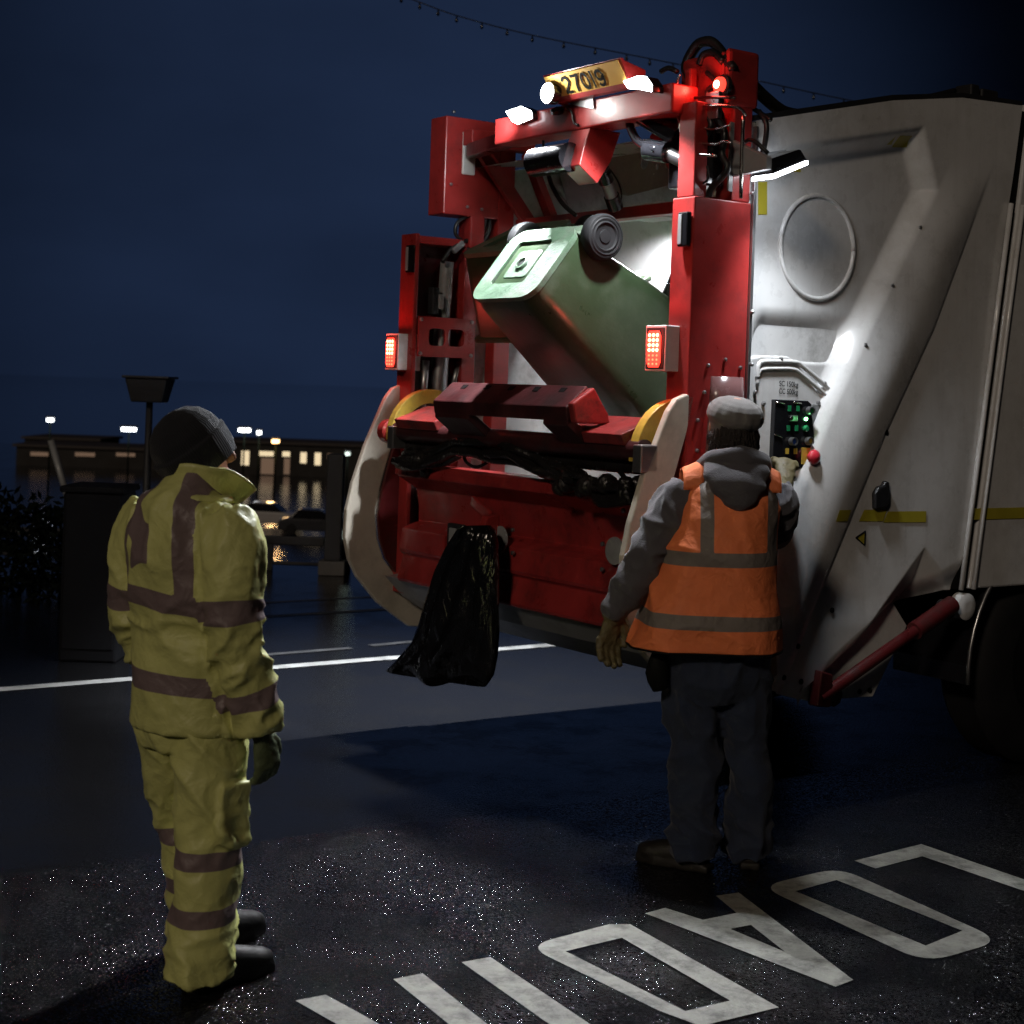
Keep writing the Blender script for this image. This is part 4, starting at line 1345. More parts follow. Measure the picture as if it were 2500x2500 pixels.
MB().tube([la + Vector((-0.05, 0.02, 0.07)), la + Vector((-0.08, 0.10, 0.13)), la + Vector((-0.08, 0.19, 0.06))], 0.009, 8, sub=4).build('lamp_cable', 'black', lh, smooth=True)
lc = la + Vector((0.0, 0.0, -0.035))
light('side_work_light', 'SPOT', lc, lc + Vector((0.28, -0.20, -1.0)), 72.0, (0.90, 0.95, 1.0), 0.07, 110, 1.0, parent=T_)
# its twin on the far side of the truck
fx_, fz_ = la.x + 0.50, la.z
fh = MB().prism([(fx_ - 0.07, WB + 0.07, fz_ - 0.015), (fx_ + 0.07, WB + 0.07, fz_ + 0.02), (fx_ + 0.04, WB + 0.07, fz_ + 0.08), (fx_ - 0.06, WB + 0.07, fz_ + 0.06)], (0, 0.12, 0)).build('work_lamp', 'gloss_black', T_, bevel=0.006)
MB().prism([(fx_ - 0.065, WB + 0.07, fz_ - 0.035), (fx_ + 0.065, WB + 0.07, fz_ - 0.002), (fx_ + 0.065, WB + 0.07, fz_ + 0.012), (fx_ - 0.065, WB + 0.07, fz_ - 0.02)], (0, 0.12, 0)).build('lamp_glass', 'lens_side', fh)
MB().box((fx_ - 0.03, WB - 0.03, fz_ + 0.03), (fx_ + 0.03, WB + 0.1, fz_ + 0.07)).build('lamp_arm', 'grey', fh)
light('side_work_light', 'SPOT', (fx_, WB + 0.13, fz_ - 0.06), (fx_ + 0.02, WB + 0.35, fz_ - 1.0), 1500.0, (0.90, 0.95, 1.0), 0.04, 84, 0.6, parent=T_)

# --- rear work lamps
def work_lamp(pts, a, target, watt, cone, name='work_lamp', spill=None):
    P = [A(*p, a) for p in pts]
    n = len(P)
    hs = MB().prism([(p[0] + 0.012, p[1], p[2]) for p in P], (0.06, 0, 0)).build(name, 'gloss_black', T_, bevel=0.006)
    MB().prism(P, (0.010, 0, 0)).build('lamp_glass', 'lens_w', hs, bevel=0.003)
    c = sum((Vector(p) for p in P), Vector()) / n + Vector((-0.03, 0, -0.01))
    light('rear_work_light', 'SPOT', c, c + Vector(target), watt, (0.92, 0.96, 1.0), 0.04, cone, 0.35, parent=T_)
    if spill:
        light('lamp_spill', 'SPOT', c + Vector((-0.03, 0, 0)), c + Vector(spill), 26.0, (0.92, 0.96, 1.0), 0.04, 64, 0.9, parent=T_)
    return hs
work_lamp([(1233, 272), (1270, 259), (1294, 270), (1296, 289), (1262, 303), (1250, 297)], -0.12, (-0.9, -0.15, -0.75), 460, 132, spill=(0.28, 0.75, 0.0))
work_lamp([(1520, 198), (1555, 185), (1575, 186), (1588, 205), (1588, 224), (1560, 218), (1532, 216)], -0.16, (-0.45, 0.10, -1.0), 130, 140)
c = A(1332, 226, -0.22)
pl = MB().lathe([(0.046, 0), (0.046, 0.04), (0.02, 0.05)], (c[0] + 0.012, c[1], c[2]), (1, 0, 0), 20).build('plate_lamp', 'gloss_black', T_, smooth='auto')
MB().lathe([(0.045, 0), (0.04, 0.008), (0.01, 0.012)], (c[0] + 0.01, c[1], c[2]), (-1, 0, 0), 20).build('lamp_glass', 'lens_w', pl, smooth=True)
light('plate_light', 'SPOT', (c[0] - 0.07, c[1] + 0.02, c[2] - 0.02), (c[0] + 0.02, c[1] - 0.4, c[2] + 0.02), 5.0, (1, 0.97, 0.92), 0.03, 150, 0.5, parent=T_)
# hopper lamp under the header
hl = MB().box((0.80, 1.22, 2.607), (0.86, 1.34, 2.622)).build('hopper_lamp', emit('hopper lamp glass', (0.95, 0.97, 1), 2.0), T_)
light('hopper_light', 'SPOT', (0.83, 1.28, 2.59), (0.75, 1.28, 1.0), 72, (0.95, 0.97, 1), 0.08, 170, 0.3, parent=T_)

# --- ram, skirt plate and hinge at the foot of the tailgate
MB().prism([(a, 0.07, z) for a, z in ((0.70, 0.47), (0.80, 0.45), (1.19, 0.435), (1.40, 0.74), (1.3, 0.85), (0.9, 0.7))], (0, 0.03, 0)).build('skirt_plate', 'white', T_, bevel=0.005)
MB().prism([(a, 0.04, z) for a, z in ((0.50, 0.53), (0.76, 0.455), (0.80, 0.50), (0.62, 0.60))], (0, 0.03, 0)).build('skirt_plate', 'white', T_, bevel=0.005)
r0, r1 = Vector(B(2000, 1705, -0.02)), Vector(B(2325, 1475, -0.02))
MB().tube([r0, r0.lerp(r1, 0.72)], 0.027, 14).build('tailgate_ram', 'dark_red', T_, smooth='auto')
MB().tube([r0.lerp(r1, 0.70), r1], 0.041, 14).build('tailgate_ram', 'dark_red', T_, smooth='auto')
MB().prism([(r0.x + x, 0.02, r0.z + z) for x, z in ((-0.03, -0.03), (0.05, -0.04), (0.06, 0.1), (-0.01, 0.12))], (0, -0.06, 0)).build('ram_foot', 'dark_red', T_, bevel=0.006)
q = B(2046, 1700, 0.0)
MB().lathe([(0.05, 0), (0.05, 0.05), (0.03, 0.06)], (q[0], 0.07, q[2]), (0, -1, 0), 8).build('ram_pin', 'dark_metal', T_, smooth='auto')
for px, py, r_, m in ((2310, 1488, 0.045, 'dark_metal'), (2352, 1480, 0.062, 'white')):
    q = B(px, py, 0.0)
    MB().lathe([(r_, 0), (r_, 0.05), (r_ * 0.7, 0.06), (r_ * 0.3, 0.06)], (q[0], 0.03, q[2]), (0, -1, 0), 24).build('hinge_boss', m, T_, smooth='auto')
bl = MB()
for px, py in ((2033, 1490), (1944, 1577), (1908, 1653), (1955, 1664), (2127, 1695), (2152, 1692), (2166, 1056)):
    q = B(px, py, 0.0)
    bb_ = -h_side(q[0], q[2]) if px < 2100 or px > 2160 else 0.07
    bl.lathe([(0.012, 0), (0.012, 0.005), (0.006, 0.007)], (q[0], bb_, q[2]), (0, -1, 0), 10)
bolt_set(bl, 'rubber_plug', 'ink')
# --- body, chassis, wheel
def body_edge(z):
    return interp(z, [0.88, 2.7, 3.2], [1.735, 2.0, 2.07])
bd = [(body_edge(0.90), 0.90), (body_edge(2.7), 2.7), (body_edge(3.19), 3.19), (8.2, 3.19), (8.2, 0.90)]
MB().prism([(a, 0.0, z) for a, z in bd], (0, WB, 0)).build('body', 'white', T_, bevel=0.01)
for da in (0.012, -0.075):
    MB().tube([(body_edge(z) + da, -0.012, z) for z in (0.90, 1.5, 2.1, 2.7)], 0.012, 8).build('seam_bead', 'white', T_, smooth=True)
MB().prism([(a_, 0.02, z) for a_, z in ((body_edge(0.9) - 0.07, 0.9), (body_edge(2.7) - 0.07, 2.7), (body_edge(3.15) - 0.07, 3.15), (body_edge(3.15), 3.15), (body_edge(2.7), 2.7), (body_edge(0.9), 0.9))], (0, WB - 0.04, 0)).build('seam_gap', 'ink', T_)
tq = B(2376, 1255, 0.0)
MB().box((tq[0], -0.004, tq[2] - 0.026), (tq[0] + 0.62, -0.001, tq[2] + 0.026)).build('reflective_tape', 'tape', T_)
MB().box((1.0, 0.45, 0.55), (8.3, WB - 0.45, 0.90)).build('chassis', 'dark_metal', T_)
MB().box((8.3, 0.02, 0.55), (9.9, WB - 0.02, 2.75)).build('cab', 'white', T_, bevel=0.06)
wc = (2.42, 0.50)
for b0, b1 in ((0.05, 0.36), (WB - 0.36, WB - 0.05)):
    for wa in (2.42, 7.4):
        w_ = MB().lathe([(0.28, 0), (0.40, 0.0), (0.47, 0.03), (0.50, 0.07), (0.50, b1 - b0 - 0.07), (0.47, b1 - b0 - 0.03), (0.40, b1 - b0), (0.28, b1 - b0)], (wa, b0, 0.50), (0, 1, 0), 40).build('wheel', 'tyre', T_, smooth='auto')
        MB().lathe([(0.04, 0.09), (0.10, 0.09), (0.11, 0.05), (0.22, 0.05), (0.28, 0.01), (0.285, 0.0), (0.27, 0.0)], (wa, b0, 0.50), (0, 1, 0), 32).build('rim', 'dark_metal', w_, smooth='auto')
am = MB()
ar_pts = [(wc[0] + 0.66 * math.cos(R(180 - 7.5 * k + 4)), wc[1] + 0.66 * math.sin(R(180 - 7.5 * k + 4))) for k in range(25)]
for p_, q_ in zip(ar_pts, ar_pts[1:]):
    am.prism([(p_[0], 0.01, p_[1]), (q_[0], 0.01, q_[1]), (wc[0] + (q_[0] - wc[0]) * 0.97, 0.01, wc[1] + (q_[1] - wc[1]) * 0.97), (wc[0] + (p_[0] - wc[0]) * 0.97, 0.01, wc[1] + (p_[1] - wc[1]) * 0.97)], (0, 0.45, 0))
am.build('mudguard', 'gloss_black', T_, smooth='auto')
MB().tube([(p_[0], 0.01, p_[1]) for p_ in ar_pts], 0.010, 8).build('mudguard_lip', 'steel', T_, smooth=True)
q = B(2372, 205, 0.2)
MB().box((q[0] - 0.06, 0.15, 3.18), (q[0] + 0.0, 0.25, 3.27)).build('roof_beacon', 'dark_metal', T_, bevel=0.008)
MB().box((q[0] + 0.02, 0.15, 3.18), (q[0] + 0.14, 0.30, 3.26)).build('roof_bracket', 'dark_metal', T_, bevel=0.01)
MB().tube([B(*p, 0.1) for p in ((2000, 282), (2100, 258), (2250, 240), (2330, 222))], 0.014, 8, sub=4).build('hydraulic_hose', 'black', T_, smooth=True)
# small bin guide at the near column
g0 = A(1640, 640, 0.25)
MB().prism([(a, 0.16, z) for a, z in ((0.18, 2.14), (0.40, 2.30), (0.42, 2.34), (0.16, 2.22))], (0, 0.22, 0)).build('bin_guide', 'gloss_black', T_, bevel=0.006)
MB().prism([(a, 0.19, z) for a, z in ((0.42, 2.58), (0.62, 2.58), (0.50, 2.36), (0.36, 2.30), (0.25, 2.18), (0.20, 2.22), (0.36, 2.40))], (0, 0.03, 0)).build('guide_bracket', 'red', T_, bevel=0.006)
q = A(1640, 765, 0.6)
MB().tube([A(1663, 640, 0.7), A(1640, 700, 0.7), A(1610, 760, 0.7)], 0.03, 10, sub=4).build('hydraulic_hose', 'black', T_, smooth=True)

# ------------------------------------------------------------ wheelie bins in the lift
def rrect(cx, cy, w, d, r, n=5):
    out = []
    for qx, qy, t0 in ((1, 1, 0), (-1, 1, 90), (-1, -1, 180), (1, -1, 270)):
        for k in range(n + 1):
            t = R(t0 + 90 * k / n)
            out.append((cx + qx * (w / 2 - r) + r * math.cos(t), cy + qy * (d / 2 - r) + r * math.sin(t)))
    return out

def wheelie_bin(label, loc, e, mtx_parent, ln=1.0):
    ex, ez = e
    axx, axz = ez, -ex
    m = mtx_parent @ Matrix(((0, ex, axx, loc[0]), (1, 0, 0, loc[1]), (0, ez, axz, loc[2]), (0, 0, 0, 1)))
    t = thing('wheelie_bin', label, 'wheelie bin', group='bins tipping in the lift')
    t.matrix_world = m
    # rings: (z, width, y front, y back, corner radius)
    rings = [(0.0, 0.44, 0.03, 0.40, 0.07), (0.012, 0.47, 0.012, 0.415, 0.085), (0.06, 0.48, 0.0, 0.42, 0.09), (0.40, 0.515, -0.012, 0.50, 0.09),
             (0.80, 0.55, -0.024, 0.585, 0.08), (0.98, 0.565, -0.03, 0.63, 0.07), (0.985, 0.60, -0.055, 0.655, 0.07), (1.03, 0.60, -0.055, 0.655, 0.07), (1.032, 0.55, -0.02, 0.62, 0.06), (0.5, 0.50, 0.0, 0.50, 0.08), (0.04, 0.44, 0.04, 0.38, 0.07)]
    b_ = MB()
    rings = [(z * (ln if z > 0.1 else 1), w, f, k, r) for z, w, f, k, r in rings]
    loops = [rrect(0, (f + k) / 2, w, k - f, r) for z, w, f, k, r in rings]
    n = len(loops[0])
    vs = [(p[0], p[1], rings[i][0]) for i, lp in enumerate(loops) for p in lp]
    fs = [(i * n + k, i * n + (k + 1) % n, (i + 1) * n + (k + 1) % n, (i + 1) * n + k) for i in range(len(loops) - 1) for k in range(n)]
    fs += [tuple(range((len(loops) - 1) * n, len(loops) * n)), tuple(range(n))]
    b_.add(vs, fs)
    b_.build('body', 'bin', t, smooth='auto')
    # base: raised rim, recessed square with a centre boss
    rim, n = [], 0
    lo = rrect(0, 0.212, 0.475, 0.41, 0.085)
    li = rrect(0.02, 0.22, 0.25, 0.25, 0.02)
    n = len(lo)
    vs = [(p[0], p[1], -0.012) for p in lo] + [(p[0], p[1], -0.012) for p in li] + [(p[0], p[1], 0.03) for p in li] + [(p[0] * 1.01, p[1] * 1.0, 0.012) for p in lo]
    fs = [(k, (k + 1) % n, n + (k + 1) % n, n + k) for k in range(n)] + [(n + k, n + (k + 1) % n, 2 * n + (k + 1) % n, 2 * n + k) for k in range(n)] + [tuple(range(2 * n, 3 * n))]
    fs += [(k, 3 * n + k, 3 * n + (k + 1) % n, (k + 1) % n) for k in range(n)]
    bs = MB().add(vs, fs).build('base', 'bin_base', t, smooth='auto')
    MB().prism([(p[0], p[1], -0.004) for p in rrect(0.015, 0.215, 0.17, 0.16, 0.02)], (0, 0, 0.04)).build('base_boss', 'bin_base', bs, bevel=0.004)
    MB().lathe([(0.040, 0), (0.034, -0.010), (0.026, -0.012), (0.024, 0.0)], (0.015, 0.215, -0.004), (0, 0, 1), 20).build('boss_ring', 'bin_base', bs, smooth='auto')
    MB().lathe([(0.023, 0), (0.02, -0.003)], (0.015, 0.215, -0.006), (0, 0, 1), 16).build('boss_hole', 'ink', bs)
    # axle housing and wheels behind the base
    MB().prism([(-0.235, 0.38, 0.0), (0.235, 0.38, 0.0), (0.235, 0.47, 0.035), (0.235, 0.48, 0.14), (-0.235, 0.48, 0.14), (-0.235, 0.47, 0.035)][0:3] + [(-0.235, 0.47, 0.035)], (0, 0, 0.10)).build('axle_housing', 'bin_base', t, bevel=0.01)
    MB().tube([(-0.29, 0.435, 0.085), (0.29, 0.435, 0.085)], 0.012, 12).build('axle', 'steel', t, smooth=True)
    for s_ in (-1, 1):
        w_ = MB().lathe([(0.055, 0.0), (0.075, -0.004), (0.092, 0.0), (0.099, 0.010), (0.101, 0.03), (0.099, 0.048), (0.092, 0.058), (0.086, 0.0595), (0.085, 0.056), (0.078, 0.0615), (0.072, 0.060), (0.071, 0.056), (0.060, 0.060), (0.054, 0.052), (0.030, 0.048), (0.028, 0.054), (0.004, 0.055)],
                       (s_ * 0.245, 0.435, 0.085), (s_, 0, 0), 40).build('wheel', 'tyre', t, smooth='auto')
    # handle bar and lid behind the mouth
    MB().tube([(-0.24, 0.66, 0.99 * ln), (-0.24, 0.72, 1.0 * ln), (0.24, 0.72, 1.0 * ln), (0.24, 0.66, 0.99 * ln)], 0.014, 10).build('handle', 'bin', t, smooth=True)
    if ln == 1:
        MB().prism([(p[0], 0.735, p[1] + 1.36) for p in rrect(0, 0, 0.58, 0.70, 0.06)], (0, 0.03, 0)).build('lid', 'bin', t, bevel=0.006)
    return t

wheelie_bin('nearer green wheelie bin tipped upside down in the lift, square recessed base showing', (-0.375, 0.85, 2.125), (0.62, 0.785), TM)
wheelie_bin('farther green bin tipped steeply behind the first wheelie bin, mostly hidden', (0.0, 1.53, 2.385), (0.90, 0.436), TM, 0.42)

# ------------------------------------------------------------ black sack hanging on the board
def sack():
    Lp = [(1150, 1283), (1128, 1300), (1105, 1335), (1080, 1385), (1058, 1450), (1038, 1515), (1015, 1565), (980, 1607), (947, 1640)]
    Rp = [(1196, 1281), (1212, 1300), (1219, 1335), (1220, 1400), (1219, 1470), (1219, 1545), (1216, 1600), (1208, 1650), (1191, 1684)]
    a_ = -0.27
    nseg, rows = 64, 60
    def row(t):
        f = t * 8
        i = min(7, int(f))
        k = f - i
        l0, l1, r0_, r1_ = A(*Lp[i], a_), A(*Lp[i + 1], a_), A(*Rp[i], a_), A(*Rp[i + 1], a_)
        l = [l0[j] * (1 - k) + l1[j] * k for j in range(3)]
        r = [r0_[j] * (1 - k) + r1_[j] * k for j in range(3)]
        return l, r
    vs = []
    for j in range(rows + 1):
        t = j / rows
        l, r = row(t)
        thick = 0.025 + 0.055 * math.sin(math.pi * min(1, t * 0.9 + 0.05)) ** 0.7
        if t > 0.93:
            thick *= 1 - (t - 0.93) / 0.07 * 0.8
        for k in range(nseg):
            th = 2 * math.pi * k / nseg
            u = 0.5 - 0.5 * math.cos(th)
            b_, z_ = l[1] * (1 - u) + r[1] * u, l[2] * (1 - u) + r[2] * u
            side = math.sin(th)
            fold = noise.noise(Vector((u * 7 + t * 2.5, t * 2.2, 1.3 + (side > 0) * 5))) * 0.045
            fold += (abs(noise.noise(Vector((u * 13 - t * 4, t * 5, 4.7 + (side > 0) * 5)))) - 0.2) * 0.030
            fold *= 0.35 + 0.65 * math.sin(math.pi * u)
            bot = 0
            if t > 0.75:
                bot = sm(t, 0.75, 1.0) * (noise.noise(Vector((u * 5, 0, 9))) * 0.03 + 0.02 * math.sin(u * 9))
            vs.append((a_ + thick * -side + fold * (1 if side < 0 else -1) - 0.02, b_, z_ + bot))
    fs = [(j * nseg + k, j * nseg + (k + 1) % nseg, (j + 1) * nseg + (k + 1) % nseg, (j + 1) * nseg + k) for j in range(rows) for k in range(nseg)]
    fs += [tuple(range(nseg)), tuple(range(rows * nseg, (rows + 1) * nseg))]
    o = MB().add(vs, fs).build('bin_bag', 'bag', None, smooth=True, subsurf=1)
    o.matrix_world = TM
    return tag(o, 'black plastic bin bag hanging from the hook on the red tail board', 'bin bag')
sack()

# ------------------------------------------------------------ people
def union(b_, voxel, smooth=3):
    me = bpy.data.meshes.new('tmp')
    me.from_pydata(b_.v, [], b_.f)
    o = bpy.data.objects.new('tmp', me)
    COL.objects.link(o)
    md = o.modifiers.new('r', 'REMESH')
    md.mode = 'VOXEL'
    md.voxel_size = voxel
    dg = bpy.context.evaluated_depsgraph_get()
    out = bpy.data.meshes.new_from_object(o.evaluated_get(dg))
    bpy.data.objects.remove(o)
    bm = bmesh.new()
    bm.from_mesh(out)
    for _ in range(smooth):
        bmesh.ops.smooth_vert(bm, verts=bm.verts, factor=0.5, use_axis_x=True, use_axis_y=True, use_axis_z=True)
    bm.normal_update()
    bm.to_mesh(out)
    bm.free()
    return out

def cloth(name, b_, voxel, m, parent, disp=None, sd=None, smooth=3, smooth2=1):
    me = union(b_, voxel, smooth)
    if sd:
        at = me.attributes.new('sd', 'FLOAT', 'POINT')
        at.data.foreach_set('value', [sd(v.co) for v in me.vertices])
    if disp:
        nr_ = [v.normal.copy() for v in me.vertices]
        for v, n_ in zip(me.vertices, nr_):
            v.co = v.co + n_ * disp(v.co)
    if smooth2:
        bm = bmesh.new()
        bm.from_mesh(me)
        for _ in range(smooth2):
            bmesh.ops.smooth_vert(bm, verts=bm.verts, factor=0.4, use_axis_x=True, use_axis_y=True, use_axis_z=True)
        bm.to_mesh(me)
        bm.free()
    me.name = name
    me.materials.clear()
    me.materials.append(M[m])
    me.shade_smooth()
    o = bpy.data.objects.new(name, me)
    COL.objects.link(o)
    o.parent = parent
    return o

def ridge(p, s=0.0):
    return 1 - 2 * abs(noise.noise(p + Vector((s, s * 1.7, -s))))

def hand_mesh(b_, mw, side, curl, r=0.0125, spread=1.0, thumb_in=0.4):
    """a hand pointing down -z from the wrist; side=1 right, -1 left; palm faces the body"""
    s_ = -side
    def T3(p):
        return mw @ Vector((p[0] * 1.0, p[1], p[2]))
    b_.tube([T3((0, 0, 0.05)), T3((0, 0, 0)), T3((s_ * 0.002, 0.002, -0.045)), T3((s_ * 0.004, 0, -0.088)), T3((s_ * 0.006, 0, -0.098))],
            [(0.030, 0.034), (0.024, 0.030), (0.021, 0.043), (0.019, 0.046), (0.014, 0.04)], 16, sub=3, frames=mw.to_3x3() @ Vector((1, 0, 0)))
    for i, (ln, yy) in enumerate(zip((0.072, 0.080, 0.074, 0.058), (0.034, 0.012, -0.011, -0.033))):
        p = Vector((s_ * 0.004, yy * spread, -0.075))
        pts, an = [p.copy()], R(curl * 0.35)
        p = p + Vector((s_ * math.sin(an) * 0.022, 0, -math.cos(an) * 0.022))
        pts.append(p.copy())
        for seg in (0.46, 0.31, 0.23):
            an += R(curl)
            p = p + Vector((s_ * math.sin(an), 0, -math.cos(an))) * ln * seg
            pts.append(p.copy())
        b_.tube([T3(q) for q in pts], [r, r, r * 0.96, r * 0.9, r * 0.7], 10)
    p = [Vector((s_ * 0.002, 0.026, -0.012)), Vector((s_ * 0.010, 0.050, -0.040)), Vector((s_ * (0.010 + 0.02 * thumb_in), 0.058, -0.070)), Vector((s_ * (0.012 + 0.035 * thumb_in), 0.052, -0.096))]
    b_.tube([T3(q) for q in p], [r * 1.25, r * 1.2, r * 1.05, r * 0.75], 10)

def aim(loc, down, fwd):
    """frame with -z along `down`, y near `fwd`"""
    z = -Vector(down).normalized()
    y = (Vector(fwd) - z * Vector(fwd).dot(z)).normalized()
    x = y.cross(z)
    return Matrix(((x.x, y.x, z.x, loc[0]), (x.y, y.y, z.y, loc[1]), (x.z, y.z, z.z, loc[2]), (0, 0, 0, 1)))

def head(b_, c, yaw, pitch):
    """head with brow, nose, lips, chin and ears, centre c; returns its frame"""
    mw = Matrix.Translation(c) @ Matrix.Rotation(yaw, 4, 'Z') @ Matrix.Rotation(pitch, 4, 'X')
    def T3(x, y, z):
        return mw @ Vector((x, y, z))
    fx = mw.to_3x3() @ Vector((1, 0, 0))
    b_.tube([T3(0, -.005, .118), T3(0, -.006, .105), T3(0, -.006, .07), T3(0, -.004, .03), T3(0, 0, -.02), T3(0, .014, -.065), T3(0, .03, -.1), T3(0, .038, -.115)],
            [(.02, .03), (.048, .06), (.072, .088), (.077, .097), (.073, .092), (.062, .075), (.042, .05), (.018, .022)], 20, sub=3, frames=fx)
    b_.tube([T3(0, .088, .02), T3(0, .104, -.012), T3(0, .110, -.03), T3(0, .094, -.038)], [.009, .012, .014, .009], 8)
    b_.tube([T3(-.045, .078, .03), T3(0, .09, .032), T3(.045, .078, .03)], [.010, .011, .010], 8)
    b_.tube([T3(-.022, .082, -.066), T3(0, .09, -.064), T3(.022, .082, -.066)], [.006, .008, .006], 8)
    for s_ in (-1, 1):
        b_.tube([T3(s_ * .072, -.005, .028), T3(s_ * .086, -.014, .018), T3(s_ * .083, -.012, -.012), T3(s_ * .073, -.002, -.032)], [(.008, .010), (.008, .016), (.008, .013), (.006, .008)], 8, sub=2)
    return mw

def limb(b_, pts, rs, seg=18, sub=4, frames=None):
    b_.tube(pts, rs, seg, sub=sub, frames=frames)

def seg_t(p, pts):
    """(distance, arc length) of p to a polyline"""
    best, acc = (9, 0), 0
    for a_, c_ in zip(pts, pts[1:]):
        a_, c_ = Vector(a_), Vector(c_)
        d = c_ - a_
        t = max(0, min(1, (p - a_).dot(d) / d.length_squared))
        q = (p - a_ - d * t).length
        if q < best[0]:
            best = (q, acc + t * d.length)
        acc += d.length
    return best

# ---- worker in yellow, watching from the left
p1 = thing('person', 'worker in yellow hi-vis jacket and trousers with black beanie, watching the truck from the left', 'person', (-0.905, 4.66, 0), R(-38))
RA = [(0.16, -0.03, 1.355), (0.205, -0.045, 1.27), (0.225, -0.05, 1.10), (0.228, -0.035, 1.0), (0.240, 0.01, 0.88), (0.252, 0.045, 0.755)]
LA = [(-0.165, -0.02, 1.355), (-0.205, -0.03, 1.27), (-0.24, -0.02, 1.08), (-0.245, 0.01, 0.98), (-0.235, 0.07, 0.87), (-0.215, 0.12, 0.77)]
RL = [(0.088, 0.0, 0.80), (0.098, 0.0, 0.60), (0.10, 0.01, 0.42), (0.10, -0.01, 0.22), (0.105, -0.02, 0.03)]
LL = [(-0.09, 0.0, 0.80), (-0.115, 0.05, 0.60), (-0.125, 0.12, 0.42), (-0.12, 0.16, 0.22), (-0.115, 0.19, 0.03)]
b_ = MB()
HC1 = Vector((-0.022, 0.008, 1.528))
hm1 = head(b_, HC1, R(-24), R(10))
limb(b_, [(0, -.005, 1.36), (-.01, .0, 1.43), (-.018, .005, 1.50)], [(.07, .065), (.056, .06), (.058, .062)])
limb(b_, [(0, 0, .80), (0, 0, 1.0), (0, -.01, 1.2), (0, -.01, 1.34), (0, 0, 1.40)], [(.16, .11), (.15, .1), (.165, .11), (.15, .09), (.07, .06)], frames=(1, 0, 0))
for pts in (RA, LA):
    limb(b_, pts, [.05, .052, .046, .042, .038, .028])
for pts in (RL, LL):
    limb(b_, pts[:-1] + [(pts[-1][0], pts[-1][1], 0.06)], [.085, .078, .056, .05, .04])
cloth('body', b_, 0.008, 'skin', p1, smooth=2, smooth2=0)

b_ = MB()
limb(b_, [(0, .0, .735), (0, 0, .75), (0, 0, .88), (0, 0, 1.02), (0, -.015, 1.17), (0, -.025, 1.28), (0, -.025, 1.36), (0, -.015, 1.415), (0, 0, 1.45)],
     [(.190, .145), (.200, .152), (.198, .155), (.195, .15), (.203, .16), (.205, .16), (.18, .135), (.115, .10), (.085, .085)], 32, 4, (1, 0, 0))
limb(b_, RA, [.075, .088, .080, .076, .074, .066])
limb(b_, LA, [.075, .086, .080, .076, .072, .066])
# storm collar
b_.tube([(0, 0, 1.40), (0, .005, 1.46)], [(.10, .098), (.095, .095)], 24, frames=(1, 0, 0))

def crease(p, s_=0.0, k=2.2):
    """sharp crease lines with smooth slopes between them, -0.5..1"""
    n_ = abs(noise.noise(p + Vector((s_, s_ * 1.7, -s_))))
    return 1.5 * max(0.0, 1 - n_ * k) ** 1.6 - 0.5

def j_disp(p):
    dr, tr_ = seg_t(p, RA)
    dl_, tl_ = seg_t(p, LA)
    w = 0.0
    wx = noise.noise(p * 3.1) * 0.35
    if min(dr, dl_) < 0.10 and abs(p.x) > 0.135:
        t, side_ = (tr_, 1) if dr < dl_ else (tl_, 7)
        up = sm(t, 0.30, 0.18)
        q1 = Vector((p.x * 13 + wx, p.y * 13, t * 2.6))          # long pulls from the shoulder
        q2 = Vector((p.x * 7 + t * 9 + wx, p.y * 9 - t * 5, t * 9))   # slanting folds lower down
        w += up * 0.013 * crease(q1, side_) + (1 - up) * 0.015 * crease(q2, side_ + 3)
        w += 0.012 * math.exp(-((t - 0.37) / 0.06) ** 2) * crease(Vector((p.x * 6 + wx, p.y * 12, t * 17 + p.x * 8)), 5)
        w += 0.003 * crease(p * 17, 3)
    else:
        w += 0.014 * crease(Vector((p.x * 5 + p.z * 3.5 + wx, p.y * 4, p.z * 4 - p.x * 2)), 11) * sm(p.z, 0.74, 0.90)
        w += 0.012 * crease(Vector((p.x * 4 - p.z * 2 + wx, p.y * 4, p.z * 15 + p.x * 5)), 2) * math.exp(-((p.z - 1.04) / 0.06) ** 2)
        w += 0.010 * crease(Vector((p.x * 9 + wx, p.y * 5, p.z * 3)), 17) * sm(p.z, 1.18, 1.30)
        w += 0.003 * crease(p * 13, 8)
        w -= 0.006 * math.exp(-((p.z - 0.96) / 0.02) ** 2)
    return w * 0.78

def band(x, c, hw):
    return hw - abs(x - c)

def j_sd(p):
    dr, tr_ = seg_t(p, RA)
    dl_, tl_ = seg_t(p, LA)
    if (dr < 0.105 and p.x > 0.14 and tr_ > 0.02 and p.x > 0.125 + 0.05 * sm(p.z, 1.0, 0.8)) or (dl_ < 0.105 and p.x < -0.145 and tl_ > 0.02):
        t = tr_ if p.x > 0 else tl_
        v = max(band(t, 0.265, 0.028), band(t, 0.52, 0.028))
        return v
    v = max(band(p.z, 1.12 - p.x * 0.10, 0.028), band(p.z, 0.885 - p.x * 0.05, 0.028))
    if p.z > 1.12:
        v = max(v, band(abs(p.x), 0.120 - 0.30 * max(0, p.z - 1.30), 0.026))
    if p.y < 0:
        v = max(v, min(band(p.x + 0.035 * noise.noise(p * 14), -0.045 - (p.z - 1.28) * 0.25, 0.045), band(p.z + 0.05 * noise.noise(p * 9), 1.285, 0.075)))
    return v

cloth('jacket', b_, 0.0075, 'hiviz', p1, j_disp, j_sd, 2, 1)
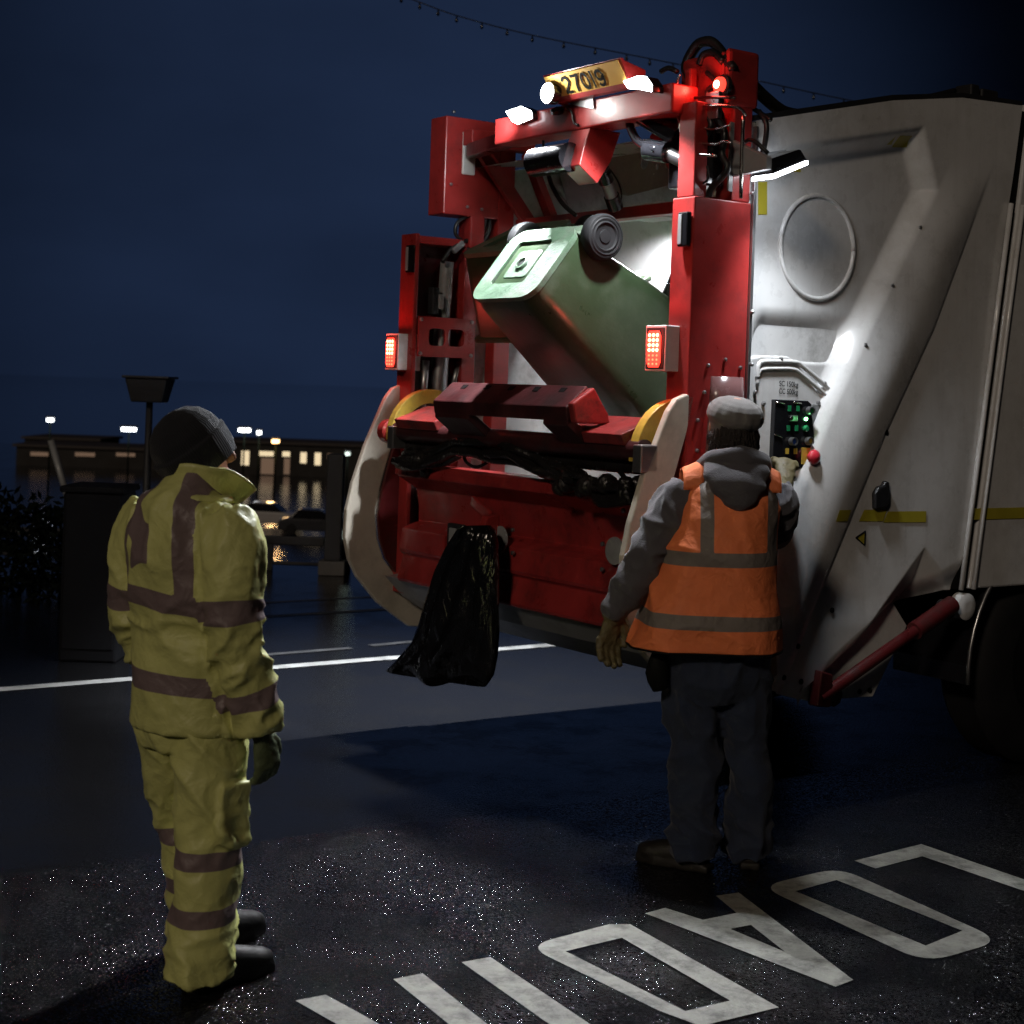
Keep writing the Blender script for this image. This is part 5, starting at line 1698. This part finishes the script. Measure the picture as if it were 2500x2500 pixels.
# turned-up collar
def collar(u, v):
    s_ = (u - 0.5) * 2
    an = s_ * R(150)
    fl = sm(abs(s_), 0.55, 1.0)
    r_ = 0.095 + 0.012 * v + 0.050 * fl * v
    z = 1.415 + 0.085 * v - 0.045 * fl * (1 if s_ > 0 else 0.6) + 0.006 * math.sin(s_ * 9)
    return (math.sin(an) * r_ * (1 + 0.12 * fl), -math.cos(an) * r_ * 0.95 + 0.01, z - 0.03 * fl * v)
me_sd = MB().grid(collar, 48, 8).build('collar', 'hiviz', p1, smooth=True, solid=0.012)
at = me_sd.data.attributes.new('sd', 'FLOAT', 'POINT')
at.data.foreach_set('value', [-1.0] * len(me_sd.data.vertices))
# rolled hood lying on the shoulders
def hoodroll(u, v):
    an = (u - 0.5) * R(210)
    th = v * 2 * math.pi
    rr = 0.020 + 0.007 * noise.noise(Vector((u * 6, v * 2, 1)))
    r_ = 0.105 + rr * math.cos(th)
    return (math.sin(an) * r_ * 1.1, -math.cos(an) * r_ - 0.01, 1.405 + rr * 0.8 * math.sin(th) - 0.01 * abs(u - .5))
hr = MB().grid(hoodroll, 40, 14).build('hood', 'hiviz', p1, smooth=True)
at = hr.data.attributes.new('sd', 'FLOAT', 'POINT')
at.data.foreach_set('value', [-1.0] * len(hr.data.vertices))

b_ = MB()
limb(b_, [(0, .0, .86), (0, 0, .76), (0, .005, .69)], [(.165, .125), (.18, .135), (.17, .12)], 28, 3, (1, 0, 0))
limb(b_, RL, [(.105, .115), (.098, .108), (.090, .098), (.086, .094), (.090, .105)], 22, 5, (1, 0, 0))
limb(b_, LL, [(.105, .115), (.098, .108), (.090, .098), (.086, .094), (.090, .105)], 22, 5, (1, 0, 0))
# thigh pocket
b_.box((0.16, -0.05, 0.43), (0.205, 0.06, 0.60))

def t_disp(p):
    wx = noise.noise(p * 3.3) * 0.4
    w = 0.014 * crease(Vector((p.x * 6 + p.z * 4 + wx, p.y * 6 + p.z * 3, p.z * 4 + p.x * 6)), 21)
    w += 0.013 * crease(Vector((p.x * 6 + wx, p.y * 6, p.z * 17 + p.x * 7)), 4) * sm(p.z, 0.30, 0.06)
    w += 0.010 * crease(Vector((p.x * 9 + wx, p.y * 9, p.z * 13 - p.x * 10)), 9) * math.exp(-((p.z - 0.44) / 0.09) ** 2)
    w += 0.003 * crease(p * 16, 2)
    return w * 0.8

def t_sd(p):
    return max(band(p.z, 0.385 + p.y * 0.05, 0.026), band(p.z, 0.225 + p.y * 0.05, 0.026))
cloth('trousers', b_, 0.0075, 'hiviz', p1, t_disp, t_sd, 2, 1)

def boots(par, feet, m, ln=0.27):
    for (x, y, yaw) in feet:
        b_ = MB()
        mw = Matrix.Translation((x, y, 0)) @ Matrix.Rotation(yaw, 4, 'Z')
        fx = mw.to_3x3() @ Vector((1, 0, 0))
        b_.tube([mw @ Vector(q) for q in ((0, -.075, .052), (0, -.055, .056), (0, .0, .062), (0, .08, .05), (0, .15, .042), (0, .195, .036))],
                [(.026, .036), (.038, .050), (.042, .058), (.046, .046), (.047, .036), (.028, .024)], 18, sub=3, frames=fx)
        b_.tube([mw @ Vector((0, -.02, .04)), mw @ Vector((0, -.022, .15))], [(.045, .05), (.05, .055)], 16, frames=fx)
        b_.prism([mw @ Vector(q) for q in ((-.036, -.09, 0), (.036, -.09, 0), (.04, 0, 0), (.048, .12, 0), (.03, .2, 0), (-.03, .2, 0), (-.048, .12, 0), (-.04, 0, 0))], (0, 0, .028))
        me = cloth('boot', b_, 0.006, m, par, smooth=2, smooth2=0)
boots(p1, [(0.105, 0.03, R(-8)), (-0.112, 0.235, R(6))], 'boot')

# beanie
def beanie(par, hm):
    tilt = Matrix.Rotation(R(28), 4, 'X')
    mw = hm @ Matrix.Translation((0, -0.012, 0.02)) @ tilt
    prof = [(-0.070, 0.100, 0.108), (-0.045, 0.106, 0.116), (-0.02, 0.108, 0.119), (0.015, 0.109, 0.121), (0.020, 0.102, 0.113), (0.05, 0.098, 0.108), (0.085, 0.080, 0.089), (0.108, 0.052, 0.06), (0.119, 0.022, 0.026), (0.121, 0.001, 0.001)]
    prof2 = []
    for i in range(len(prof) - 1):
        for k in range(5):
            t = k / 5
            prof2.append(tuple(prof[i][j] * (1 - t) + prof[i + 1][j] * t for j in range(3)))
    prof2.append(prof[-1])
    n = 96
    b_ = MB()
    vs, rib = [], []
    for z, rx, ry in prof2:
        for k in range(n):
            t = 2 * math.pi * k / n
            wob = 1 + 0.03 * noise.noise(Vector((math.cos(t) * 2, math.sin(t) * 2, z * 12)))
            vs.append(mw @ Vector((math.cos(t) * rx * wob, math.sin(t) * ry * wob, z)))
    fs = [(i * n + k, i * n + (k + 1) % n, (i + 1) * n + (k + 1) % n, (i + 1) * n + k) for i in range(len(prof2) - 1) for k in range(n)]
    b_.add(vs, fs)
    o = b_.build('beanie', 'knit', par, smooth=True)
    at = o.data.attributes.new('rib', 'FLOAT', 'POINT')
    at.data.foreach_set('value', [2 * math.pi * (k if k < n else 0) / n * 84 for _ in prof2 for k in range(n)])
beanie(p1, hm1)

for sd_, pts, m in ((1, RA, 'glove_g'), (-1, LA, 'glove_g')):
    b_ = MB()
    d = (Vector(pts[-1]) - Vector(pts[-2])).normalized()
    hand_mesh(b_, aim(Vector(pts[-1]) + d * 0.015, d + Vector((0, 0.12, -0.5)), (0, 1, 0.1)), sd_, 24, 0.0135)
    cloth('glove', b_, 0.0045, m, p1, lambda p: 0.0015 * ridge(p * 40, 3), smooth=2, smooth2=0)

# ---- worker in orange, at the control box
p2 = thing('person', 'worker in orange hi-vis vest and grey cap, reaching to the control buttons', 'person', (0.862, 6.0, 0), R(0))
RA2 = [(0.13, 0.0, 1.385), (0.155, 0.05, 1.32), (0.172, 0.17, 1.24), (0.182, 0.27, 1.235), (0.213, 0.40, 1.315), (0.242, 0.485, 1.378)]
LA2 = [(-0.18, 0.0, 1.395), (-0.235, -0.005, 1.32), (-0.30, -0.015, 1.20), (-0.345, -0.01, 1.11), (-0.395, 0.01, 1.02), (-0.438, 0.03, 0.935)]
RL2 = [(0.02, 0.0, 0.82), (0.045, 0.005, 0.60), (0.075, 0.0, 0.42), (0.08, 0.0, 0.22), (0.088, 0.0, 0.035)]
LL2 = [(-0.13, 0.0, 0.82), (-0.14, 0.0, 0.60), (-0.128, -0.02, 0.42), (-0.125, -0.05, 0.22), (-0.13, -0.08, 0.035)]
b_ = MB()
HC2 = Vector((-0.022, 0.045, 1.625))
hm2 = head(b_, HC2, R(4), R(-4))
limb(b_, [(-0.02, 0, 1.42), (-0.02, .015, 1.50), (-0.022, .03, 1.57)], [(.07, .065), (.056, .06), (.058, .062)])
limb(b_, [(-.06, 0, .80), (-.06, 0, 1.0), (-.04, -.01, 1.2), (-.03, -.01, 1.38), (-.02, 0, 1.44)], [(.16, .11), (.16, .12), (.165, .11), (.15, .09), (.07, .06)], frames=(1, 0, 0))
for pts in (RA2, LA2):
    limb(b_, pts, [.05, .052, .046, .042, .038, .028])
for pts in (RL2, LL2):
    limb(b_, pts[:-1] + [(pts[-1][0], pts[-1][1], 0.06)], [.085, .078, .056, .05, .04])
cloth('body', b_, 0.008, 'skin', p2, smooth=2, smooth2=0)

b_ = MB()
limb(b_, [(-.09, 0, .80), (-.09, 0, .95), (-.06, 0, 1.1), (-.04, -.01, 1.28), (-.03, -.01, 1.38), (-.025, 0, 1.45), (-.022, .01, 1.51)],
     [(.21, .15), (.205, .16), (.185, .15), (.175, .13), (.155, .11), (.095, .085), (.075, .075)], 28, 4, (1, 0, 0))
limb(b_, RA2, [.08, .078, .060, .056, .050, .043])
limb(b_, LA2, [.085, .092, .082, .074, .064, .050])
b_.tube([LA2[-1], Vector(LA2[-1]) + (Vector(LA2[-1]) - Vector(LA2[-2])) * 0.25], [.050, .046], 16)

def h_disp(p):
    dr, tr_ = seg_t(p, RA2)
    dl_, tl_ = seg_t(p, LA2)
    t, dd = (tr_, dr) if dr < dl_ else (tl_, dl_)
    if dd < 0.1:
        w = 0.012 * crease(Vector((p.x * 7 + t * 7, p.y * 8, t * 9 - p.x * 4)), 31) + 0.003 * crease(p * 17, 5)
        w += 0.008 * ridge(Vector((p.x * 4, p.y * 4, t * 30)), 6) * sm(t, 0.4, 0.5)
        return w
    return 0.008 * ridge(p * 7, 5)
cloth('hoodie', b_, 0.0075, 'hoodie', p2, h_disp, None, 2, 1)

# hood hanging down the back
b_ = MB()
b_.tube([(-.025, .055, 1.50), (-.025, -.03, 1.505), (-.025, -.10, 1.47), (-.022, -.142, 1.425), (-.018, -.158, 1.375), (-.012, -.155, 1.335)],
        [(.080, .03), (.100, .036), (.115, .042), (.098, .044), (.060, .036), (.022, .02)], 24, sub=4, frames=(1, 0, 0))
b_.tube([(-.12, .06, 1.44), (-.118, -.0, 1.485), (-.09, -.07, 1.515), (-.02, -.10, 1.525), (.05, -.07, 1.515), (.078, 0, 1.485), (.08, .06, 1.44)],
        [.028, .034, .036, .036, .036, .034, .028], 14, sub=4)
cloth('hood', b_, 0.007, 'hoodie', p2, lambda p: 0.010 * ridge(Vector((p.x * 9, p.y * 5, p.z * 7)), 13) + 0.006 * ridge(Vector((p.x * 4, p.y * 9, p.z * 22)), 4), None, 2, 1)

# the vest: an open garment over the hoodie
def vest(u, v):
    z = 0.815 + 0.63 * v
    cx = interp(z, [0.815, 1.0, 1.15, 1.30, 1.45], [-0.110, -0.085, -0.062, -0.045, -0.03])
    rx = interp(z, [0.815, 1.0, 1.15, 1.28, 1.38, 1.445], [0.275, 0.242, 0.216, 0.196, 0.185, 0.16])
    ry = interp(z, [0.815, 1.0, 1.15, 1.30, 1.40, 1.445], [0.205, 0.195, 0.185, 0.165, 0.125, 0.08])
    an = u * 2 * math.pi
    c_, s_ = math.cos(an), math.sin(an)
    e_ = 0.82
    x = cx + rx * math.copysign(abs(c_) ** e_, c_)
    y = -0.01 + ry * math.copysign(abs(s_) ** e_, s_)
    p = Vector((x, y, z))
    w = 0.016 * crease(Vector((x * 4 + z * 2.4 + 0.3 * noise.noise(p * 3), y * 4, z * 2.4)), 41) * (1.15 - v * 0.7) + 0.010 * noise.noise(Vector((an * 1.9, 0, z * 1.4 + 8))) * (1 - v)
    w += 0.003 * ridge(Vector((x * 15, y * 15, z * 10)), 3)
    n_ = Vector((c_ / rx, s_ / ry, 0)).normalized()
    return p + n_ * w
b_ = MB()
NU, NV = 150, 96
b_.grid(vest, NU, NV)
keep = []
ok = []
for i, p in enumerate(b_.v):
    x, y, z = p
    # arm holes and the V of the neck
    lx = x + 0.035
    arm = z > 1.17 and abs(y + 0.01 - 0.015) < 0.075 * sm(z, 1.17, 1.26) and abs(lx) > 0.10
    ok.append(not arm)
b_.f = [f for f in b_.f if all(ok[k] for k in f)]
ve = b_.build('vest', 'vest', p2, smooth=True)
ve.modifiers.new('solid', 'SOLIDIFY').thickness = 0.004
def v_sd(p):
    v = max(band(p.z, 1.155 + (p.x + .05) * 0.02, 0.026), band(p.z, 0.925, 0.026))
    if p.z > 1.155:
        v = max(v, band(p.x + 0.05, -0.082, 0.024), band(p.x + 0.05, 0.165, 0.022))
    return v
at = ve.data.attributes.new('sd', 'FLOAT', 'POINT')
at.data.foreach_set('value', [v_sd(v.co) for v in ve.data.vertices])
# binding round the hem and over the shoulders
hp = [vest(k / 60, 0.0) for k in range(61)]
MB().tube([Vector(q) + Vector((0, 0, -0.003)) for q in hp], 0.0045, 6, cap=False).build('hem_binding', 'ink', p2, smooth=True)
for s_, x0 in ((-1, -0.215), (1, 0.148)):
    b_ = MB()
    def strap(u, v, s_=s_, x0=x0):
        t = u * math.pi
        x = x0 - s_ * 0.075 * v
        return (x, -0.005 - 0.085 * math.cos(t), 1.40 + (0.075 + 0.035 * v) * math.sin(t) ** 0.8 - 0.0)
    b_.grid(strap, 24, 6)
    so = b_.build('shoulder_strap', 'vest', p2, smooth=True, solid=0.004)
    at = so.data.attributes.new('sd', 'FLOAT', 'POINT')
    at.data.foreach_set('value', [-1.0] * len(so.data.vertices))

b_ = MB()
limb(b_, [(-.07, .0, .90), (-.07, 0, .80), (-.068, -.01, .70), (-.066, 0, .63)], [(.20, .14), (.215, .155), (.205, .15), (.17, .12)], 28, 3, (1, 0, 0))
limb(b_, RL2, [(.115, .125), (.105, .11), (.080, .088), (.078, .084), (.085, .10)], 22, 5, (1, 0, 0))
limb(b_, LL2, [(.118, .125), (.110, .112), (.095, .092), (.088, .088), (.090, .10)], 22, 5, (1, 0, 0))
def jn_disp(p):
    wx = noise.noise(p * 3.3) * 0.4
    w = 0.016 * crease(Vector((p.x * 5 + p.z * 4 + wx, p.y * 5, p.z * 4 - p.x * 5)), 51)
    w += 0.014 * crease(Vector((p.x * 6 + wx, p.y * 5, p.z * 15 + p.x * 5)), 14) * sm(p.z, 0.35, 0.08)
    w += 0.004 * crease(p * 14, 2)
    return w
cloth('trousers', b_, 0.0075, 'denim', p2, jn_disp, None, 2, 1)
MB().tube([(-0.28, -0.10, 0.80), (-0.29, -0.10, 0.72), (-0.275, -0.09, 0.66)], [(.02, .03), (.03, .045), (.02, .03)], 10, sub=3).build('pocket_rag', 'ink', p2, smooth=True)
boots(p2, [(0.09, 0.0, R(-6)), (-0.15, -0.085, R(62))], 'brown_shoe')

# flat cap and hair
def cap(par, hm):
    mw = hm @ Matrix.Translation((0, -0.004, 0.012)) @ Matrix.Rotation(R(16), 4, 'X') @ Matrix.Rotation(R(7), 4, 'Y')
    prof = [(-0.034, 0.087, 0.103), (-0.010, 0.090, 0.106), (0.012, 0.093, 0.109), (0.022, 0.100, 0.117), (0.040, 0.104, 0.122), (0.060, 0.102, 0.119), (0.078, 0.094, 0.110), (0.094, 0.078, 0.092), (0.106, 0.052, 0.062), (0.111, 0.025, 0.03), (0.112, 0.001, 0.001)]
    n = 72
    p2_ = []
    for i in range(len(prof) - 1):
        for k in range(4):
            t = k / 4
            p2_.append(tuple(prof[i][j] * (1 - t) + prof[i + 1][j] * t for j in range(3)))
    p2_.append(prof[-1])
    vs = []
    for z, rx, ry in p2_:
        for k in range(n):
            t = 2 * math.pi * k / n
            g_ = 0.05 * sm(z, 0.0, 0.04)
            wob = 1 + g_ * ridge(Vector((math.cos(t) * 3.2, math.sin(t) * 3.2, z * 5)), 6) - 0.022 * sm(z, 0.02, 0.05) * (abs(math.sin(4 * t)) < 0.13)
            vs.append(mw @ Vector((math.cos(t) * rx * wob, math.sin(t) * ry * wob, z)))
    fs = [(i * n + k, i * n + (k + 1) % n, (i + 1) * n + (k + 1) % n, (i + 1) * n + k) for i in range(len(p2_) - 1) for k in range(n)]
    o = MB().add(vs, fs).build('cap', 'capcloth', par, smooth=True)
    def peak(u, v):
        an = R(40 + 100 * u)
        r_ = 1 + 0.55 * v * math.sin(R(180 * u)) ** 0.5
        return mw @ Vector((math.cos(an) * 0.09 * (1 + 0.1 * v), math.sin(an) * 0.108 * r_, -0.012 - 0.02 * v))
    MB().grid(peak, 16, 6).build('cap_peak', 'capcloth', o, smooth=True, solid=0.005)
    MB().bar(mw @ Vector((-0.03, -0.110, -0.018)), mw @ Vector((0.03, -0.110, -0.018)), 0.012, 0.004, (0, 1, 0)).build('cap_strap', 'capcloth', o, bevel=0.001)
    MB().bar(mw @ Vector((0.012, -0.114, -0.018)), mw @ Vector((0.028, -0.112, -0.018)), 0.016, 0.004, (0, 1, 0)).build('strap_buckle', 'steel', o, bevel=0.001)
cap(p2, hm2)
b_ = MB()
rng = random.Random(11)
for k in range(150):
    t = R(rng.uniform(178, 362))
    z0 = rng.uniform(-0.045, 0.0)
    p = Vector((math.cos(t) * 0.079, math.sin(t) * 0.099 - 0.006, z0 + 0.02))
    q = Vector((math.cos(t) * rng.uniform(0.084, 0.094), math.sin(t) * rng.uniform(0.10, 0.112) - 0.006, z0 - 0.025))
    e_ = Vector((math.cos(t) * rng.uniform(0.076, 0.098), math.sin(t) * rng.uniform(0.092, 0.116), z0 - rng.uniform(0.025, 0.06)))
    b_.tube([hm2 @ p, hm2 @ q, hm2 @ e_], [.008, .009, .003], 6, sub=2)
b_.build('hair', 'hair', p2, smooth=True)
# gloves
b_ = MB()
d = (Vector(LA2[-1]) - Vector(LA2[-2])).normalized()
hand_mesh(b_, aim(Vector(LA2[-1]) + d * 0.03, (-0.16, 0.05, -1), (0.95, 0.5, 0)) @ Matrix.Scale(1.16, 4), -1, 18, 0.0145, 1.0, 0.2)
b_.tube([Vector(LA2[-1]) - d * 0.0, Vector(LA2[-1]) + d * 0.05], [.044, .036], 16)
cloth('glove', b_, 0.0045, 'leather', p2, lambda p: 0.003 * ridge(p * 30, 3), smooth=2, smooth2=0)
b_ = MB()
wv = Vector(RA2[-1])
hand_mesh(b_, aim(wv + Vector((0.022, 0.01, 0.025)), (0.10, 0.66, 0.74), (-0.8, 0.1, 0.3)) @ Matrix.Scale(1.32, 4), 1, 40, 0.0145, 0.95, 0.9)
b_.tube([wv + Vector((-.006, -0.045, -0.035)), wv + Vector((-.002, 0, 0)), wv + Vector((0, 0.03, 0.03))], [.058, .050, .040], 16)
cloth('glove', b_, 0.0045, 'leather', p2, lambda p: 0.003 * ridge(p * 30, 3), smooth=2, smooth2=0)

# ------------------------------------------------------------ far side of the road
def at_px(px, py, Y):
    return Vector(Y_(px, py, Y))
# stone pillar and low rail on the quay edge
c = at_px(815, 1300, 14.6)
pt = thing('quay_pillar', 'dark square pillar with a wider foot on the quay edge left of the truck', 'pillar', (c.x, 14.6, 0))
MB().box((-0.075, -0.075, 0.13), (0.075, 0.075, 1.10)).build('shaft', 'dark_metal', pt, bevel=0.01)
MB().box((-0.12, -0.12, 0), (0.12, 0.12, 0.13)).build('foot', 'concrete', pt, bevel=0.01)
rl = thing('low_rail', 'low dark rail running along the quay edge', 'rail', (c.x - 3.2, 14.75, 0))
MB().box((-4.0, -0.03, 0.24), (3.1, 0.03, 0.32)).build('top_rail', 'dark_metal', rl, bevel=0.01)
for k in range(5):
    MB().box((-3.8 + 1.6 * k - 0.03, -0.025, 0), (-3.8 + 1.6 * k + 0.03, 0.025, 0.24)).build('post', 'dark_metal', rl, bevel=0.005)
c = at_px(845, 1308, 14.9)
bl_ = thing('bollard_light', 'low lit bollard on the quay edge beside the cream wing of the truck', 'bollard light', (c.x, 14.9, 0))
MB().lathe([(0.055, 0), (0.05, 0.02), (0.05, 0.30)], (0, 0, 0), (0, 0, 1), 14).build('post', 'dark_metal', bl_, smooth='auto')
MB().lathe([(0.045, 0.30), (0.045, 0.38)], (0, 0, 0), (0, 0, 1), 14).build('lamp_glass', emit('bollard glass', (0.8, 1, 0.85), 0.6), bl_, smooth='auto')
MB().lathe([(0.06, 0.38), (0.055, 0.41), (0.01, 0.42)], (0, 0, 0), (0, 0, 1), 14).build('cap', 'dark_metal', bl_, smooth='auto')
# unlit lantern on a post
c = at_px(366, 960, 13.0)
ln = thing('lantern_post', 'unlit dark lantern with a tapered head on a tall slim post', 'lantern post', (c.x, 13.0, 0))
zt, zb = at_px(366, 924, 13).z, at_px(366, 982, 13).z
vs = [(-.17, -.17, zt), (.17, -.17, zt), (.17, .17, zt), (-.17, .17, zt), (-.125, -.125, zb), (.125, -.125, zb), (.125, .125, zb), (-.125, .125, zb)]
MB().add(vs, [(0, 1, 2, 3), (4, 7, 6, 5), (0, 4, 5, 1), (1, 5, 6, 2), (2, 6, 7, 3), (3, 7, 4, 0)]).build('lantern_head', 'dark_metal', ln, bevel=0.01)
MB().box((-.19, -.19, zt), (.19, .19, zt + .02)).build('lantern_lid', 'dark_metal', ln, bevel=0.006)
MB().tube([(0, 0, 0), (0, 0, 0.5), (0, 0, zb)], [.05, .033, .028], 12).build('post', 'dark_metal', ln, smooth=True)
# dark cabinet, hedge and leaning pole at the left
M['shell'] = mat('black cabinet paint', (0.005, 0.005, 0.006), 0.8, spec=0.1)
c = at_px(210, 1500, 9.9)
kb = thing('utility_cabinet', 'tall dark utility cabinet behind the yellow worker', 'cabinet', (c.x, 9.9, 0))
MB().box((-0.11, -0.2, 0), (0.24, 0.2, 1.03)).build('shell', 'shell', kb, bevel=0.015)
MB().box((-0.13, -0.22, 1.03), (0.26, 0.22, 1.07)).build('lid', 'shell', kb, bevel=0.01)
MB().box((-0.09, -0.206, 0.08), (0.22, -0.2, 0.98)).build('door', 'shell', kb, bevel=0.003)
rng = random.Random(5)
hb = MB()
hx = at_px(90, 1400, 12.5).x
for k in range(5200):
    p = Vector((hx + rng.uniform(-2.6, 0.55), 12.5 + rng.uniform(-0.5, 0.5), 0))
    top = 0.75 + 0.16 * noise.noise(Vector((p.x * 1.3, p.y * 1.3, 2)))
    p.z = rng.uniform(0.0, top)
    d = Vector((rng.gauss(0, 1), rng.gauss(0, 1), rng.gauss(0, 1))).normalized()
    e_ = d.orthogonal().normalized() * 0.018
    d *= 0.05
    hb.add([p - d, p + e_, p + d, p - e_], [(0, 1, 2, 3)])
hg = hb.build('low_hedge', 'hedge')
tag(hg, 'low dark hedge at the far left across the road', 'hedge')
c0, c1 = at_px(124, 1075, 30), at_px(178, 1258, 30)
fp = MB().tube([c1 + (c1 - c0) * 0.12, c0], 0.06, 10).build('leaning_mast', 'grey', None, smooth=True)
tag(fp, 'thin pale mast leaning to the left beyond the hedge', 'mast')

# harbour buildings
def building(name, label, x0, x1, Y, ytop, ybase, wins, depth=9):
    L_, R_ = at_px(x0, ytop, Y), at_px(x1, ytop, Y)
    z1, z0 = (L_.z + R_.z) / 2, -7.0
    t = thing(name, label, 'building', ((L_.x + R_.x) / 2, Y, z0))
    w = (R_.x - L_.x) / 2
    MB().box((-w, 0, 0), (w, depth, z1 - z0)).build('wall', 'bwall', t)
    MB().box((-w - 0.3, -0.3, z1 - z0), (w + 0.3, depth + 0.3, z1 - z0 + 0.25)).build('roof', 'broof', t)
    for a0, b0, a1, b1, m in wins:
        p, q = at_px(a0, b0, Y), at_px(a1, b1, Y)
        f = MB().box((p.x - t.location.x - .06, -0.05, q.z - z0 - .06), (q.x - t.location.x + .06, 0.02, p.z - z0 + .06)).build('window', 'dark_metal', t)
        MB().box((p.x - t.location.x, -0.07, q.z - z0), (q.x - t.location.x, -0.045, p.z - z0)).build('pane', m, f)
    return t
building('harbour_office', 'low harbour building with a row of warm lit windows, left of the truck', 545, 1120, 148, 1090, 1160,
         [(590, 1100, 608, 1136, 'win_lit'), (633, 1101, 668, 1114, 'win_lit'), (638, 1118, 668, 1158, 'win_dim'), (690, 1102, 708, 1115, 'win_lit'), (694, 1119, 707, 1158, 'win_dim'),
          (734, 1104, 748, 1131, 'win_lit'), (769, 1105, 783, 1136, 'win_lit'), (800, 1107, 810, 1122, 'win_dim'), (905, 1108, 925, 1130, 'win_lit')])
building('harbour_shed', 'long low dark shed with dim strip windows at the far left', 40, 420, 150, 1096, 1160,
         [(75, 1103, 122, 1114, 'win_dim'), (184, 1104, 232, 1115, 'win_dim'), (284, 1105, 330, 1115, 'win_dim')])
building('lit_hall', 'distant hall with a row of cold lit panes above the dark shed', 60, 240, 165, 1074, 1160,
         [(100, 1080, 120, 1089, 'win_cold'), (124, 1081, 142, 1089, 'win_cold'), (147, 1081, 165, 1089, 'win_cold'), (170, 1081, 186, 1089, 'win_cold'), (192, 1081, 207, 1090, 'win_cold')])

# harbour street lamps
for px, py, w, m, label in ((123, 1025, 14, 'lamp_cold', 'cold white street lamp farthest left, highest of the harbour lamps'),
                            (315, 1048, 34, 'lamp_cold', 'wide cold white street lamp between the lantern post and the far left lamp'),
                            (597, 1050, 28, 'lamp_cold', 'cold white street lamp just right of the black beanie'),
                            (633, 1056, 9, 'lamp_cold', 'smallest cold street lamp, between a white and an orange lamp'),
                            (673, 1077, 17, 'lamp_warm', 'orange street lamp above the lit harbour building'),
                            (849, 1107, 12, 'lamp_cold', 'greenish white lamp beside the cream wing above the pillar')):
    Y = 120
    c = at_px(px, py, Y)
    t = thing('street_lamp', label, 'street lamp', (c.x, Y, -7.0), group='street lamps round the harbour')
    h = c.z + 7.0
    ww = w / F * Y / 2
    MB().tube([(0, 0, 0), (0, 0, h + 0.1)], [0.08, 0.05], 8).build('pole', 'hedge', t, smooth=True)
    MB().box((-ww - 0.08, -0.25, h + 0.13), (ww + 0.08, 0.25, h + 0.28)).build('head', 'dark_metal', t, bevel=0.03)
    MB().box((-ww, -0.28, h - 0.14), (ww, 0.22, h + 0.13)).build('lamp_glass', m if px < 800 else emit('weak lamp', (0.85, 1.0, 0.88), 0.7), t, bevel=0.05)
    light('street_glow', 'POINT', (0, -0.6, h - 0.4), None, 40 if m == 'lamp_cold' else 160, (0.92, 0.96, 1) if m == 'lamp_cold' else (1, 0.6, 0.25), 0.3, parent=t)

# parked cars on the lower quay
def car(label, px, Y, col, face):
    c = at_px(px, 1250, Y)
    t = thing('parked_car', label, 'car', (c.x, Y, -7.0), face, 'cars parked on the lower quay')
    m = mat('car paint', col, 0.35, coat=0.6, var=0.05)
    pr = [(-2.0, .25), (2.0, .25), (2.05, .55), (1.95, .78), (1.1, .92), (-1.55, .95), (-2.0, .85), (-2.08, .5)]
    MB().prism([(x, -.85, z) for x, z in pr], (0, 1.7, 0)).build('body', m, t, bevel=0.08)
    MB().prism([(x, -.72, z) for x, z in [(-1.5, .93), (1.05, .91), (.45, 1.38), (-.95, 1.42)]], (0, 1.44, 0)).build('cabin', 'gloss_black', t, bevel=0.06)
    MB().prism([(x, -.66, z) for x, z in [(.42, 1.40), (-.92, 1.44), (-.85, 1.47), (.3, 1.44)]], (0, 1.32, 0)).build('roof', m, t, bevel=0.02)
    for x in (-1.3, 1.3):
        for y in (-.8, .8):
            MB().lathe([(.1, -.1), (.30, -.1), (.32, 0), (.30, .1), (.1, .1)], (x, y, .32), (0, 1, 0), 20).build('wheel', 'tyre', t, smooth='auto')
car('dark parked car on the lower quay nearest the pillar', 770, 92, (0.03, 0.03, 0.035), R(4))
car('pale parked car on the lower quay just right of the yellow worker', 655, 96, (0.35, 0.33, 0.32), R(-5))

# festoon cable with unlit bulbs
pts = [at_px(*p, 18.0) for p in ((720, -90), (980, -10), (1115, 38), (1300, 86), (1530, 132), (1700, 166), (1840, 195), (2060, 242), (2300, 285), (2800, 350))]
fc = thing('festoon_cable', 'dark festoon cable with unlit bulbs hanging across the sky above the truck', 'cable', pts[4])
MB().tube([p - pts[4] for p in pts], 0.007, 6, sub=6).build('cable', 'black', fc, smooth=True)
for i in range(1, len(pts) - 1):
    for k in range(3):
        p = pts[i].lerp(pts[i + 1], k / 3) - pts[4]
        MB().lathe([(.008, 0), (.010, -.03), (.018, -.05), (.016, -.07), (.004, -.08)], p, (0, 0, 1), 10).build('bulb', 'gloss_black', fc, smooth=True)
